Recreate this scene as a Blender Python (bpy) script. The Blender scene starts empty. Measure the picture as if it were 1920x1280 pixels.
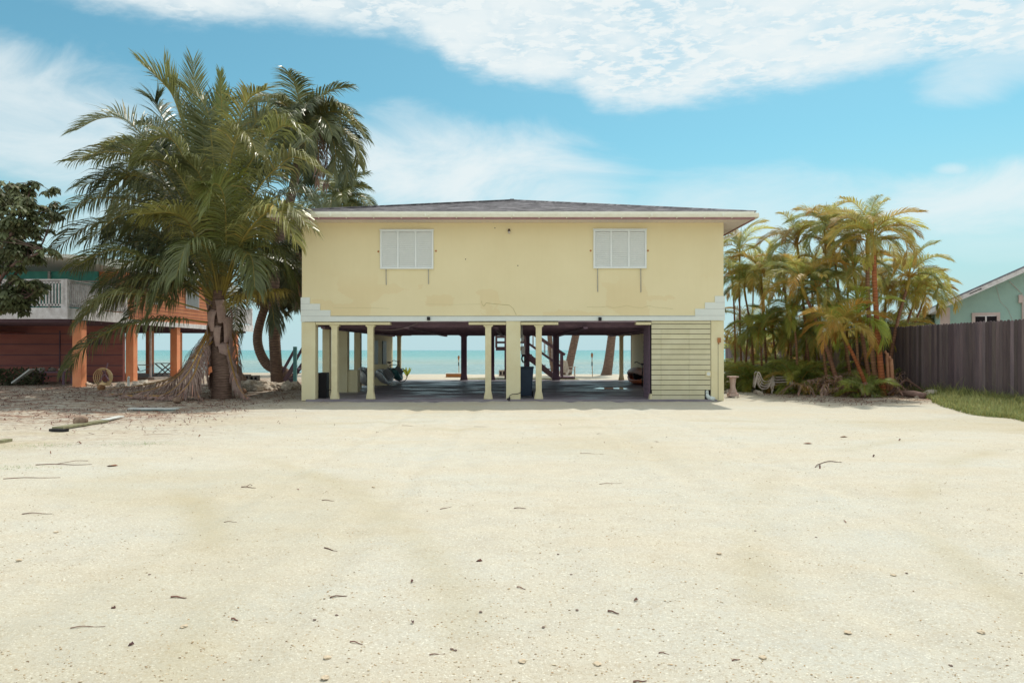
import bpy, math, random
from mathutils import Vector as V, Matrix, noise
R = random.Random(7)
PI = math.pi
sc = bpy.context.scene
col = sc.collection
F = 1280.0; EYE = 1.65; HZ = 656.0

def P(px, py, Y): return V(((px-960)/F*Y, Y, EYE+(HZ-py)/F*Y))
def GY(py): return EYE*F/(py-HZ)
def GP(px, py):
    Y = GY(py); return V(((px-960)/F*Y, Y, gh((px-960)/F*Y, Y)))
def lin(c):
    c /= 255.0
    return c/12.92 if c <= .04045 else ((c+.055)/1.055)**2.4
def C(r, g, b): return (lin(r), lin(g), lin(b), 1)
def smooth(a, b, x):
    t = max(0, min(1, (x-a)/(b-a))); return t*t*(3-2*t)

def gh(x, y):
    """height of the sand"""
    h = 0.03*noise.noise(V((x*.25, y*.25, 0))) + .012*noise.noise(V((x*.9, y*.9, 3)))
    if 21 < y < 39 and -8 < x < 8: h -= .05*min(1, (y-21)/1.5)
    h += .10*smooth(-8.2, -13, x)*smooth(17, 22, y) + .10*smooth(8.5, 14, x)*smooth(17, 22, y)
    h -= .9*smooth(46, 60, y)
    return h

# ---------------------------------------------------------------- materials
def nt(m): return m.node_tree.nodes, m.node_tree.links
def pm(name, c, rough=.75, c2=None, scale=3., var=.5, bump=.15, bscale=40., spec=.3, metal=0., transl=0., attr=False, stretch=(1,1,1), detail=5., coat=0):
    m = bpy.data.materials.new(name); m.use_nodes = True
    n, l = nt(m); b = n['Principled BSDF']; out = n['Material Output']
    b.inputs['Roughness'].default_value = rough; b.inputs['Metallic'].default_value = metal
    b.inputs['Specular IOR Level'].default_value = spec
    b.inputs['Coat Weight'].default_value = coat
    tc = n.new('ShaderNodeTexCoord'); mp = n.new('ShaderNodeMapping'); mp.inputs['Scale'].default_value = stretch
    l.new(tc.outputs['Object'], mp.inputs['Vector'])
    nz = n.new('ShaderNodeTexNoise'); nz.inputs['Scale'].default_value = scale; nz.inputs['Detail'].default_value = detail
    nz.inputs['Roughness'].default_value = .65
    l.new(mp.outputs[0], nz.inputs['Vector'])
    if c2 is None: c2 = tuple(x*.72 for x in c[:3])+(1,)
    mx = n.new('ShaderNodeMix'); mx.data_type = 'RGBA'
    mx.inputs[6].default_value = c; mx.inputs[7].default_value = c2
    rmp = n.new('ShaderNodeMapRange'); rmp.inputs[1].default_value = .5-.22; rmp.inputs[2].default_value = .5+.22
    rmp.inputs[3].default_value = 0; rmp.inputs[4].default_value = min(1, var*2)
    l.new(nz.outputs['Fac'], rmp.inputs[0]); l.new(rmp.outputs[0], mx.inputs[0])
    cout = mx.outputs[2]
    if attr:
        at = n.new('ShaderNodeAttribute'); at.attribute_name = 'tint'
        mm = n.new('ShaderNodeMix'); mm.data_type = 'RGBA'; mm.blend_type = 'MULTIPLY'; mm.inputs[0].default_value = 1
        l.new(cout, mm.inputs[6]); l.new(at.outputs['Color'], mm.inputs[7]); cout = mm.outputs[2]
    l.new(cout, b.inputs['Base Color'])
    if bump:
        n2 = n.new('ShaderNodeTexNoise'); n2.inputs['Scale'].default_value = bscale; n2.inputs['Detail'].default_value = 6
        l.new(mp.outputs[0], n2.inputs['Vector'])
        bp = n.new('ShaderNodeBump'); bp.inputs['Strength'].default_value = bump; bp.inputs['Distance'].default_value = .02
        l.new(n2.outputs['Fac'], bp.inputs['Height']); l.new(bp.outputs[0], b.inputs['Normal'])
    if transl:
        tr = n.new('ShaderNodeBsdfTranslucent'); g = n.new('ShaderNodeGamma'); g.inputs[1].default_value = .8
        l.new(cout, g.inputs[0]); l.new(g.outputs[0], tr.inputs['Color'])
        ms = n.new('ShaderNodeMixShader'); ms.inputs[0].default_value = transl
        l.new(b.outputs[0], ms.inputs[1]); l.new(tr.outputs[0], ms.inputs[2]); l.new(ms.outputs[0], out.inputs['Surface'])
    return m

M = {}
M['stucco_low'] = pm('yellow_paint', C(230,222,186), .8, C(220,208,168), 1.4, .5, .25, 60)
M['trim'] = pm('yellow_trim', C(230,220,182), .7, C(214,200,160), 5, .4, .1, 60)
M['board'] = pm('siding_paint', C(220,213,182), .75, C(208,200,168), 2.2, .5, .2, 50, attr=True)
M['white'] = pm('white_paint', C(232,234,228), .55, C(212,216,210), 3, .4, .06, 40)
M['wsiding'] = pm('white_siding', C(228,232,226), .6, C(214,220,216), 2, .4, .05, 40)
M['shutter'] = pm('shutter_white', C(232,236,236), .45, C(220,226,226), 6, .3, 0)
M['gutter'] = pm('gutter_cream', C(240,240,228), .35, C(222,218,200), 6, .35, 0)
M['fascia'] = pm('fascia_rust', C(170,132,134), .7)
M['soffit'] = pm('soffit', C(224,212,204), .6, C(212,200,194), 3, .3, 0)
M['dark'] = pm('dark_void', C(40,34,38), .9)
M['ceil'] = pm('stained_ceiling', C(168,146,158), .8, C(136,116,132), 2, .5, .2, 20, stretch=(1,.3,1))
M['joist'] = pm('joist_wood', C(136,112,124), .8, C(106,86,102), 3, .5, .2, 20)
M['dwood'] = pm('dark_wood_and_shade', C(138,116,128), .75, C(112,92,108), 4, .5, .3, 25, stretch=(1,1,.3))
M['black'] = pm('black_plastic', C(32,30,36), .5)
M['navy'] = pm('navy_plastic', C(44,62,84), .45, C(38,52,72))
M['grey'] = pm('grey_metal', C(165,165,165), .5, C(140,138,138), 8, .4)
M['pvc'] = pm('pvc', C(226,234,232), .35, C(200,210,206), 12, .4)
M['rust'] = pm('orange_box', C(190,132,84), .6, C(160,104,66), 14)
M['cable'] = pm('cable', C(150,135,130), .6)
M['wire'] = pm('dark_wire', C(52,44,50), .6)
M['crack'] = pm('filled_crack', C(196,186,136), .85)
M['orange'] = pm('orange_paint', C(250,172,126), .75, C(238,148,108), 2, .5, .15, 30)
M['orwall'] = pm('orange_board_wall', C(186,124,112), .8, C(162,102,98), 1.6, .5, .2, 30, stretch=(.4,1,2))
M['teal'] = pm('teal_panel', C(110,200,190), .7, C(90,180,172), 3)
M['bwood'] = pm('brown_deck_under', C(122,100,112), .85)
M['deckw'] = pm('grey_white_rail', C(242,238,240), .65, C(186,178,176), 4)
M['mint'] = pm('mint_stucco', C(166,196,186), .85, C(152,182,174), 1.2, .5, .3, 30)
M['mtrim'] = pm('pinkish_trim', C(214,196,190), .75, C(190,170,166), 2)
M['rgrey'] = pm('roof_grey', C(136,136,146), .7, C(112,112,124), 4)
M['pinkst'] = pm('painted_concrete', C(220,196,184), .8, C(196,168,158), 8, .5, .3, 40)
M['conc'] = pm('concrete', C(176,166,158), .9, C(140,130,126), 3, .5, .4, 40)
M['rock'] = pm('coral_rock', C(234,226,214), .95, C(176,164,152), 7, .5, .8, 25, attr=True)
M['husk'] = pm('coconut_husk', C(168,142,120), .9, C(110,88,76), 9, .6, .5, 40, attr=True, stretch=(1,1,.3))
M['plank'] = pm('weathered_plank', C(150,150,118), .85, C(110,104,84), 5, .5, .4, 30, stretch=(.2,2,2))
M['wplank'] = pm('white_plank', C(222,224,222), .6, C(186,190,186), 5)
M['stick'] = pm('dry_stick', C(128,98,86), .85, C(90,68,62), 20, .5, .4, 60, attr=True)
M['leaf'] = pm('coconut_leaflet', C(126,130,88), .36, C(96,102,74), 1.2, .5, 0, transl=.3, attr=True, spec=.6)
M['aleaf'] = pm('areca_leaflet', C(188,188,118), .42, C(156,158,104), 1.5, .5, 0, transl=.45, attr=True, spec=.4)
M['dry'] = pm('dry_frond', C(180,154,140), .8, C(144,118,114), 3, .6, 0, transl=.12, attr=True)
M['rach'] = pm('rachis', C(186,160,84), .5, C(150,120,70), 2, .4, .1, attr=True)
M['ptrunk'] = pm('palm_bark', C(160,134,118), .9, C(108,88,80), 5, .6, .7, 30, stretch=(1,1,3), attr=True)
M['atrunk'] = pm('areca_cane', C(176,136,104), .75, C(140,98,74), 3, .6, .5, 25, stretch=(1,1,2), attr=True)
M['bark'] = pm('grey_bark', C(128,104,98), .9, C(90,72,68), 6, .5, .5, 30)
M['tleaf'] = pm('broad_leaf', C(118,126,90), .5, C(92,98,76), 2, .5, 0, transl=.35, attr=True, spec=.4)
M['fence'] = pm('weathered_picket', C(124,110,112), .9, C(94,84,90), 2.5, .6, .5, 18, stretch=(3,3,.35), attr=True)
M['grass'] = pm('grass_blade', C(150,162,108), .6, C(130,142,94), 1, .5, 0, transl=.3, attr=True)
M['resin'] = pm('white_resin', C(228,216,206), .5, C(200,186,178), 5)
M['kay_grey'] = pm('kayak_grey', C(240,242,243), .35, C(224,228,230), 2)
M['kay_teal'] = pm('kayak_teal', C(110,170,172), .4, C(90,146,150), 2)
M['kay_orange'] = pm('kayak_orange', C(238,136,86), .4, C(214,110,70), 2)
M['kay_mauve'] = pm('kayak_faded', C(236,196,180), .4, C(220,176,160), 2)
M['tyre'] = pm('tyre', C(36,34,38), .8)
M['bamboo'] = pm('bamboo', C(206,184,158), .6, C(170,146,120), 9)
M['grit'] = pm('grit', C(196,184,160), .9, C(160,140,120), 30, .5, 0, attr=True)
M['litter'] = pm('leaf_litter', C(132,100,86), .9, C(96,70,64), 9, .5, 0, attr=True)
M['hose'] = pm('hose', C(196,180,140), .5)
M['lampglass'] = pm('lamp_glass', C(210,205,200), .15)
M['bronze'] = pm('bronze', C(92,66,60), .45, metal=.5)
M['greenplant'] = pm('plant_leaf', C(150,160,60), .5, transl=.3, attr=True)

# facade stucco: repainted rectangular patches, colder low part
def facade_mat():
    m = pm('facade_stucco', C(236,223,184), .85, C(229,215,174), .5, .5, .3, 70)
    n, l = nt(m); b = n['Principled BSDF']
    src = b.inputs['Base Color'].links[0].from_socket
    tc = n.new('ShaderNodeTexCoord'); mp = n.new('ShaderNodeMapping'); mp.inputs['Scale'].default_value = (.9,.2,1.3)
    l.new(tc.outputs['Object'], mp.inputs['Vector'])
    dn = n.new('ShaderNodeTexNoise'); dn.inputs['Scale'].default_value = 5; l.new(tc.outputs['Object'], dn.inputs['Vector'])
    mxv = n.new('ShaderNodeMix'); mxv.data_type = 'VECTOR'; mxv.inputs[0].default_value = .2
    l.new(mp.outputs[0], mxv.inputs[4]); l.new(dn.outputs['Color'], mxv.inputs[5])
    vo = n.new('ShaderNodeTexVoronoi'); vo.distance = 'CHEBYCHEV'; vo.inputs['Scale'].default_value = 1.1
    l.new(mxv.outputs[1], vo.inputs['Vector'])
    sp = n.new('ShaderNodeSeparateColor'); l.new(vo.outputs['Color'], sp.inputs[0])
    gt = n.new('ShaderNodeMath'); gt.operation = 'GREATER_THAN'; gt.inputs[1].default_value = .62; l.new(sp.outputs[0], gt.inputs[0])
    sx = n.new('ShaderNodeSeparateXYZ'); l.new(tc.outputs['Object'], sx.inputs[0])
    mr = n.new('ShaderNodeMapRange'); mr.inputs[1].default_value = 4.3; mr.inputs[2].default_value = 3.6; l.new(sx.outputs[2], mr.inputs[0])
    mu = n.new('ShaderNodeMath'); mu.operation = 'MULTIPLY'; l.new(gt.outputs[0], mu.inputs[0]); l.new(mr.outputs[0], mu.inputs[1])
    mu2 = n.new('ShaderNodeMath'); mu2.operation = 'MULTIPLY'; mu2.inputs[1].default_value = .3; l.new(mu.outputs[0], mu2.inputs[0])
    mx = n.new('ShaderNodeMix'); mx.data_type = 'RGBA'; mx.inputs[7].default_value = C(224,198,148)
    l.new(mu2.outputs[0], mx.inputs[0]); l.new(src, mx.inputs[6])
    # faint horizontal dirt and rain streaks
    mp2 = n.new('ShaderNodeMapping'); mp2.inputs['Scale'].default_value = (6,1,.35); l.new(tc.outputs['Object'], mp2.inputs['Vector'])
    st = n.new('ShaderNodeTexNoise'); st.inputs['Scale'].default_value = 2; st.inputs['Detail'].default_value = 6; l.new(mp2.outputs[0], st.inputs['Vector'])
    r2 = n.new('ShaderNodeMapRange'); r2.inputs[1].default_value = .5; r2.inputs[2].default_value = .8; r2.inputs[4].default_value = .05; l.new(st.outputs['Fac'], r2.inputs[0])
    m3 = n.new('ShaderNodeMix'); m3.data_type = 'RGBA'; m3.inputs[7].default_value = C(196,182,136)
    l.new(r2.outputs[0], m3.inputs[0]); l.new(mx.outputs[2], m3.inputs[6]); l.new(m3.outputs[2], b.inputs['Base Color'])
    return m
M['stucco'] = facade_mat()

def shingle_mat():
    m = pm('shingle', C(152,148,150), .95, C(112,108,114), 2.5, .6, .5, 60)
    n, l = nt(m); b = n['Principled BSDF']; src = b.inputs['Base Color'].links[0].from_socket
    tc = n.new('ShaderNodeTexCoord')
    mp = n.new('ShaderNodeMapping'); mp.inputs['Scale'].default_value = (3.2,7,7); l.new(tc.outputs['Object'], mp.inputs['Vector'])
    vo = n.new('ShaderNodeTexVoronoi'); vo.inputs['Scale'].default_value = 1.0; l.new(mp.outputs[0], vo.inputs['Vector'])
    sp = n.new('ShaderNodeSeparateColor'); l.new(vo.outputs['Color'], sp.inputs[0])
    mr = n.new('ShaderNodeMapRange'); mr.inputs[3].default_value = .5; mr.inputs[4].default_value = 1.35; l.new(sp.outputs[0], mr.inputs[0])
    mx = n.new('ShaderNodeMix'); mx.data_type = 'RGBA'; mx.blend_type = 'MULTIPLY'; mx.inputs[0].default_value = 1
    l.new(src, mx.inputs[6]); l.new(mr.outputs[0], mx.inputs[7]); l.new(mx.outputs[2], b.inputs['Base Color'])
    return m
M['shingle'] = shingle_mat()

def sand_mat():
    m = bpy.data.materials.new('sand'); m.use_nodes = True; n, l = nt(m); b = n['Principled BSDF']
    b.inputs['Roughness'].default_value = .95; b.inputs['Specular IOR Level'].default_value = .1
    tc = n.new('ShaderNodeTexCoord'); O = tc.outputs['Object']
    def nz(s, d=6, r=.6, st=None):
        q = n.new('ShaderNodeTexNoise'); q.inputs['Scale'].default_value = s; q.inputs['Detail'].default_value = d; q.inputs['Roughness'].default_value = r
        if st:
            mp = n.new('ShaderNodeMapping'); mp.inputs['Scale'].default_value = st; l.new(O, mp.inputs['Vector']); l.new(mp.outputs[0], q.inputs['Vector'])
        else: l.new(O, q.inputs['Vector'])
        return q.outputs['Fac']
    def mr(s, a, b_, c=0, d=1):
        q = n.new('ShaderNodeMapRange'); q.inputs[1].default_value = a; q.inputs[2].default_value = b_; q.inputs[3].default_value = c; q.inputs[4].default_value = d
        l.new(s, q.inputs[0]); return q.outputs[0]
    def mix(f, a, c, mode='MIX'):
        q = n.new('ShaderNodeMix'); q.data_type = 'RGBA'; q.blend_type = mode
        for s, v in ((0, f), (6, a), (7, c)):
            if hasattr(v, 'links'): l.new(v, q.inputs[s])
            else: q.inputs[s].default_value = v
        return q.outputs[2]
    base = mix(mr(nz(.5, 6, .65, (.5,1,1)), .4, .62), C(190,189,180), C(194,186,170))
    base = mix(mr(nz(1.1, 6, .7, (.35,1,1)), .42, .7, 0, .6), base, C(190,178,156))
    base = mix(mr(nz(3.0, 8, .75), .35, .7, 0, .35), base, C(218,213,194))
    # grains
    base = mix(mr(nz(38, 2, .5), .5, .72, 0, .55), base, C(176,162,138))
    base = mix(mr(nz(90, 2, .5), .55, .7, 0, .45), base, C(160,146,126))
    base = mix(mr(nz(60, 2, .5, (1,1.3,1)), .60, .68, 0, .7), base, C(232,229,215))
    vo = n.new('ShaderNodeTexVoronoi'); vo.inputs['Scale'].default_value = 34; l.new(O, vo.inputs['Vector'])
    sp = n.new('ShaderNodeSeparateColor'); l.new(vo.outputs['Color'], sp.inputs[0])
    # sparse dark specks
    a = mr(vo.outputs['Distance'], .16, .10); g = mr(sp.outputs[0], .965, .97)
    mu = n.new('ShaderNodeMath'); mu.operation = 'MULTIPLY'; l.new(a, mu.inputs[0]); l.new(g, mu.inputs[1])
    base = mix(mu.outputs[0], base, C(140,118,104))
    at = n.new('ShaderNodeAttribute'); at.attribute_name = 'litter'
    lm = n.new('ShaderNodeMath'); lm.operation = 'MULTIPLY'; l.new(at.outputs['Fac'], lm.inputs[0]); l.new(mr(nz(3.2, 8, .75, (.5,1.2,1)), .42, .58), lm.inputs[1])
    base = mix(lm.outputs[0], base, C(150,122,104))
    lm2 = n.new('ShaderNodeMath'); lm2.operation = 'MULTIPLY'; l.new(at.outputs['Fac'], lm2.inputs[0]); l.new(mr(nz(9, 6, .7), .5, .6, 0, .8), lm2.inputs[1])
    base = mix(lm2.outputs[0], base, C(104,80,74))
    wt = n.new('ShaderNodeAttribute'); wt.attribute_name = 'wet'
    base = mix(wt.outputs['Fac'], base, C(172,160,128))
    l.new(base, b.inputs['Base Color'])
    bp = n.new('ShaderNodeBump'); bp.inputs['Strength'].default_value = .55; bp.inputs['Distance'].default_value = .03
    l.new(nz(14, 8, .75), bp.inputs['Height'])
    b2 = n.new('ShaderNodeBump'); b2.inputs['Strength'].default_value = .6; b2.inputs['Distance'].default_value = .006
    l.new(nz(110, 3, .6), b2.inputs['Height']); l.new(bp.outputs[0], b2.inputs['Normal']); l.new(b2.outputs[0], b.inputs['Normal'])
    return m
M['sand'] = sand_mat()

def sea_mat():
    m = bpy.data.materials.new('sea_water'); m.use_nodes = True; n, l = nt(m); b = n['Principled BSDF']
    tc = n.new('ShaderNodeTexCoord'); sx = n.new('ShaderNodeSeparateXYZ'); l.new(tc.outputs['Object'], sx.inputs[0])
    lg = n.new('ShaderNodeMath'); lg.operation = 'LOGARITHM'; lg.inputs[1].default_value = 10; l.new(sx.outputs[1], lg.inputs[0])
    mp = n.new('ShaderNodeMapping'); mp.inputs['Scale'].default_value = (.02,.06,1); l.new(tc.outputs['Object'], mp.inputs['Vector'])
    nz = n.new('ShaderNodeTexNoise'); nz.inputs['Scale'].default_value = 1; nz.inputs['Detail'].default_value = 5; l.new(mp.outputs[0], nz.inputs['Vector'])
    ma = n.new('ShaderNodeMath'); ma.operation = 'MULTIPLY_ADD'; ma.inputs[1].default_value = .45; l.new(nz.outputs['Fac'], ma.inputs[0]); l.new(lg.outputs[0], ma.inputs[2])
    mr = n.new('ShaderNodeMapRange'); mr.inputs[1].default_value = 1.85; mr.inputs[2].default_value = 3.4; l.new(ma.outputs[0], mr.inputs[0])
    cr = n.new('ShaderNodeValToRGB'); l.new(mr.outputs[0], cr.inputs[0])
    e = cr.color_ramp.elements
    e[0].position = 0; e[0].color = C(150,164,156)
    e[1].position = 1; e[1].color = C(70,140,144)
    for p, c_ in ((.14, C(128,156,156)), (.28, C(146,162,152)), (.4, C(108,158,154)), (.55, C(84,150,148)), (.8, C(74,144,144))):
        q = e.new(p); q.color = c_
    l.new(cr.outputs[0], b.inputs['Base Color'])
    b.inputs['Roughness'].default_value = .2; b.inputs['IOR'].default_value = 1.33; b.inputs['Specular IOR Level'].default_value = .35
    mp2 = n.new('ShaderNodeMapping'); mp2.inputs['Scale'].default_value = (.22,.9,1); l.new(tc.outputs['Object'], mp2.inputs['Vector'])
    n2 = n.new('ShaderNodeTexNoise'); n2.inputs['Scale'].default_value = 1.0; n2.inputs['Detail'].default_value = 6; n2.inputs['Roughness'].default_value = .6; l.new(mp2.outputs[0], n2.inputs['Vector'])
    bp = n.new('ShaderNodeBump'); bp.inputs['Strength'].default_value = 1; bp.inputs['Distance'].default_value = .9
    l.new(n2.outputs['Fac'], bp.inputs['Height']); l.new(bp.outputs[0], b.inputs['Normal'])
    return m
M['sea'] = sea_mat()

def slab_mat():
    m = pm('old_concrete_floor', C(150,142,148), .5, C(118,110,120), .8, .6, .1, 20, spec=.5)
    n, l = nt(m); b = n['Principled BSDF']
    tc = n.new('ShaderNodeTexCoord'); nz = n.new('ShaderNodeTexNoise'); nz.inputs['Scale'].default_value = .9; nz.inputs['Detail'].default_value = 6
    mp = n.new('ShaderNodeMapping'); mp.inputs['Scale'].default_value = (.6,1,1); l.new(tc.outputs['Object'], mp.inputs['Vector'])
    l.new(mp.outputs[0], nz.inputs['Vector'])
    mr = n.new('ShaderNodeMapRange'); mr.inputs[1].default_value = .42; mr.inputs[2].default_value = .6; mr.inputs[3].default_value = .36; mr.inputs[4].default_value = .75
    l.new(nz.outputs['Fac'], mr.inputs[0]); l.new(mr.outputs[0], b.inputs['Roughness'])
    return m
M['slab'] = slab_mat()
pud = bpy.data.materials.new('puddle_water'); pud.use_nodes = True
pb = pud.node_tree.nodes['Principled BSDF']; pb.inputs['Base Color'].default_value = C(90,88,92); pb.inputs['Roughness'].default_value = .03; pb.inputs['IOR'].default_value = 1.6
M['puddle'] = pud

# ---------------------------------------------------------------- mesh builder
WL = {}   # object name -> world origin it was modelled about
class MB:
    def __init__(s): s.v = []; s.f = []; s.m = []; s.t = []; s.c = (1,1,1); s.usec = False
    def tint(s, *c): s.c = c; s.usec = True; return s
    def add(s, vs, fs, mi=0):
        o = len(s.v); s.v += [tuple(p) for p in vs]; s.t += [s.c]*len(vs)
        for f in fs: s.f.append(tuple(i+o for i in f)); s.m.append(mi)
    def box(s, x0, x1, y0, y1, z0, z1, mi=0):
        s.add([(x0,y0,z0),(x1,y0,z0),(x1,y1,z0),(x0,y1,z0),(x0,y0,z1),(x1,y0,z1),(x1,y1,z1),(x0,y1,z1)],
              [(3,2,1,0),(4,5,6,7),(0,1,5,4),(1,2,6,5),(2,3,7,6),(3,0,4,7)], mi)
    def obox(s, c, ax, ay, az, hx, hy, hz, mi=0):
        c = V(c); vs = []
        for k in (-1,1):
            for i, j in ((-1,-1),(1,-1),(1,1),(-1,1)): vs.append(c+ax*hx*i+ay*hy*j+az*hz*k)
        s.add(vs, [(3,2,1,0),(4,5,6,7),(0,1,5,4),(1,2,6,5),(2,3,7,6),(3,0,4,7)], mi)
    def bar(s, a, b, w, h, mi=0, up=V((0,0,1))):
        a = V(a); b = V(b); d = (b-a); L = d.length; d.normalize()
        if abs(d.dot(up)) > .98: up = V((0,1,0))
        sx = d.cross(up).normalized(); uz = sx.cross(d)
        s.obox((a+b)/2, d, sx, uz, L/2, w/2, h/2, mi)
    def prism(s, poly, y0, y1, mi=0, axis='Y'):
        n = len(poly)
        mk = {'Y': lambda p, q: (p[0], q, p[1]), 'X': lambda p, q: (q, p[0], p[1]), 'Z': lambda p, q: (p[0], p[1], q)}[axis]
        vs = [mk(p, y0) for p in poly]+[mk(p, y1) for p in poly]
        fs = [tuple(range(n)), tuple(range(2*n-1, n-1, -1))]+[(i, i+n, (i+1) % n+n, (i+1) % n) for i in range(n)]
        s.add(vs, fs, mi)
    def tube(s, pts, rad, n=8, mi=0, cap=True, flat=1.0):
        pts = [V(p) for p in pts]; k = len(pts)
        if not hasattr(rad, '__len__'): rad = [rad]*k
        T = [(pts[min(i+1, k-1)]-pts[max(i-1, 0)]).normalized() for i in range(k)]
        u = T[0].orthogonal().normalized(); vs = []
        for i in range(k):
            u = (u-T[i]*u.dot(T[i])).normalized(); w = T[i].cross(u)
            for j in range(n):
                a = 2*PI*j/n; vs.append(pts[i]+(u*math.cos(a)+w*math.sin(a)*flat)*rad[i])
        fs = [(i*n+j, i*n+(j+1) % n, (i+1)*n+(j+1) % n, (i+1)*n+j) for i in range(k-1) for j in range(n)]
        if cap: fs += [tuple(range(n-1, -1, -1)), tuple((k-1)*n+j for j in range(n))]
        s.add(vs, fs, mi)
    def lathe(s, prof, c=(0,0,0), n=16, mi=0):
        vs = []; c = V(c)
        for r, z in prof:
            for j in range(n): vs.append((c.x+r*math.cos(2*PI*j/n), c.y+r*math.sin(2*PI*j/n), c.z+z))
        k = len(prof)
        fs = [(i*n+j, i*n+(j+1) % n, (i+1)*n+(j+1) % n, (i+1)*n+j) for i in range(k-1) for j in range(n)]
        fs += [tuple(range(n-1, -1, -1)), tuple((k-1)*n+j for j in range(n))]
        s.add(vs, fs, mi)
    def blob(s, c, r, sub=2, amp=.15, sq=(1,1,1), seed=0, mi=0):
        vs, fs = ICO[sub]; c = V(c); out = []
        for p in vs:
            k = 1+amp*noise.noise(p*1.7+V((seed*3.1, seed, 0)))*2
            out.append(c+V((p.x*sq[0], p.y*sq[1], p.z*sq[2]))*r*k)
        s.add(out, fs, mi)
    def build(s, name, mats, parent=None, org=(0,0,0), smooth=False, bevel=0):
        me = bpy.data.meshes.new(name)
        if parent is not None: org = WL[parent.name]
        org = V(org)
        me.from_pydata([V(p)-org for p in s.v], [], s.f)
        if not isinstance(mats, (list, tuple)): mats = [mats]
        for m in mats: me.materials.append(m if not isinstance(m, str) else M[m])
        me.polygons.foreach_set('material_index', s.m)
        if smooth: me.polygons.foreach_set('use_smooth', [True]*len(s.f))
        if any(mm.node_tree.nodes.get('Attribute') for mm in me.materials):
            a = me.color_attributes.new('tint', 'FLOAT_COLOR', 'POINT')
            a.data.foreach_set('color', [x for t in s.t for x in (t[0], t[1], t[2], 1)])
        me.update()
        o = bpy.data.objects.new(name, me); col.objects.link(o)
        if parent is not None: o.parent = parent; WL[o.name] = org
        else: o.location = org; WL[o.name] = org
        if bevel:
            b = o.modifiers.new('bevel', 'BEVEL'); b.width = bevel; b.segments = 2; b.limit_method = 'ANGLE'
        return o

def ico(sub):
    t = (1+5**.5)/2
    v = [V(p).normalized() for p in [(-1,t,0),(1,t,0),(-1,-t,0),(1,-t,0),(0,-1,t),(0,1,t),(0,-1,-t),(0,1,-t),(t,0,-1),(t,0,1),(-t,0,-1),(-t,0,1)]]
    f = [(0,11,5),(0,5,1),(0,1,7),(0,7,10),(0,10,11),(1,5,9),(5,11,4),(11,10,2),(10,7,6),(7,1,8),(3,9,4),(3,4,2),(3,2,6),(3,6,8),(3,8,9),(4,9,5),(2,4,11),(6,2,10),(8,6,7),(9,8,1)]
    for _ in range(sub):
        c = {}; nf = []
        def mid(a, b):
            k = (min(a,b), max(a,b))
            if k not in c: v.append(((v[a]+v[b])/2).normalized()); c[k] = len(v)-1
            return c[k]
        for a, b, d in f:
            x, y, z = mid(a,b), mid(b,d), mid(d,a); nf += [(a,x,z),(b,y,x),(d,z,y),(x,y,z)]
        f = nf
    return v, f
ICO = {i: ico(i) for i in (0, 1, 2, 3)}

def tag(o, label=None, cat=None, group=None, kind=None):
    if label: o['label'] = label
    if cat: o['category'] = cat
    if group: o['group'] = group
    if kind: o['kind'] = kind
    return o
def thing(name, label, cat, org=(0,0,0), group=None):
    o = bpy.data.objects.new(name, None); col.objects.link(o); o.location = org; o.empty_display_size = .2
    WL[o.name] = V(org); return tag(o, label, cat, group)
def copy_tree(o, parent=None):
    c = o.copy(); col.objects.link(c)
    if parent: c.parent = parent
    for ch in [x for x in bpy.data.objects if x.parent == o]: copy_tree(ch, c)
    return c
def struct(o): o['kind'] = 'structure'; return o

# ================================================================ GROUND
def frange(a, b, st):
    out = []; x = a
    while x < b-1e-6: out.append(x); x += st
    return out
xs = [-600,-300,-150,-90,-60,-45,-36] + frange(-30,-10,.5) + frange(-10,-4,.16) + frange(-4,4,.07) + frange(4,10,.16) + frange(10,30,.5) + [30,36,45,60,90,150,300,600]
ys = [-300,-100,-40,-15,-5,0] + frange(1.5,3,.3) + frange(3,9,.05) + frange(9,16,.12) + frange(16,28,.2) + frange(28,60,.7) + [60,70,90,150]
def litter(x, y):
    a = smooth(-5.6, -9, x + .8*noise.noise(V((x*.4, y*.5, 9))))*smooth(14.3, 18.5, y-x*.12)*(1-smooth(34, 42, y))
    b = smooth(8.2, 11, x)*smooth(19.5, 21.5, y)*(1-smooth(36, 44, y))*.8
    c = .30*smooth(-3.5,-8,x)*smooth(9,14,y)
    return max(a, b, c)
def gz(x, y):
    z = gh(x, y)
    if y < 30 and abs(x) < 30:
        z += .016*noise.noise(V((x*2.1, y*2.1, 5)))+.010*noise.noise(V((x*6, y*6, 7)))+.006*noise.noise(V((x*15, y*15, 9)))
        # old wheel ruts running towards the house
        for cx in (-2.9, -1.3, 2.2, 3.8):
            d = (x-cx-.06*(y-10)*(.5 if cx < 0 else -.4)); z -= .022*math.exp(-(d/.16)**2)-.012*math.exp(-((abs(d)-.3)/.1)**2)
    return z
def track(x, y):
    """packed, slightly browner sand where cars have turned in"""
    if y > 21.5 or y < 1.5: return 0
    a = 0
    for cx, cy, rad in ((14, 2, 11.0), (14, 2, 12.6), (-13, 1, 11.5), (-13, 1, 13.1), (3, -16, 30.5), (3, -16, 32.1)):
        d = abs(math.hypot(x-cx, y-cy)-rad); a = max(a, math.exp(-(d/.19)**2))
    return .30*a*smooth(-.25, .35, noise.noise(V((x*.5, y*.5, 11))))+.22*smooth(.1, .5, noise.noise(V((x*.22, y*.3, 21))))
vs = []; lt = []; wet = []
for y in ys:
    for x in xs:
        vs.append((x, y, gz(x, y))); lt.append(litter(x, y)); wet.append(smooth(49.5, 52, y)*.9+track(x, y))
nx = len(xs)
fs = [(j*nx+i, j*nx+i+1, (j+1)*nx+i+1, (j+1)*nx+i) for j in range(len(ys)-1) for i in range(nx-1)]
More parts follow.
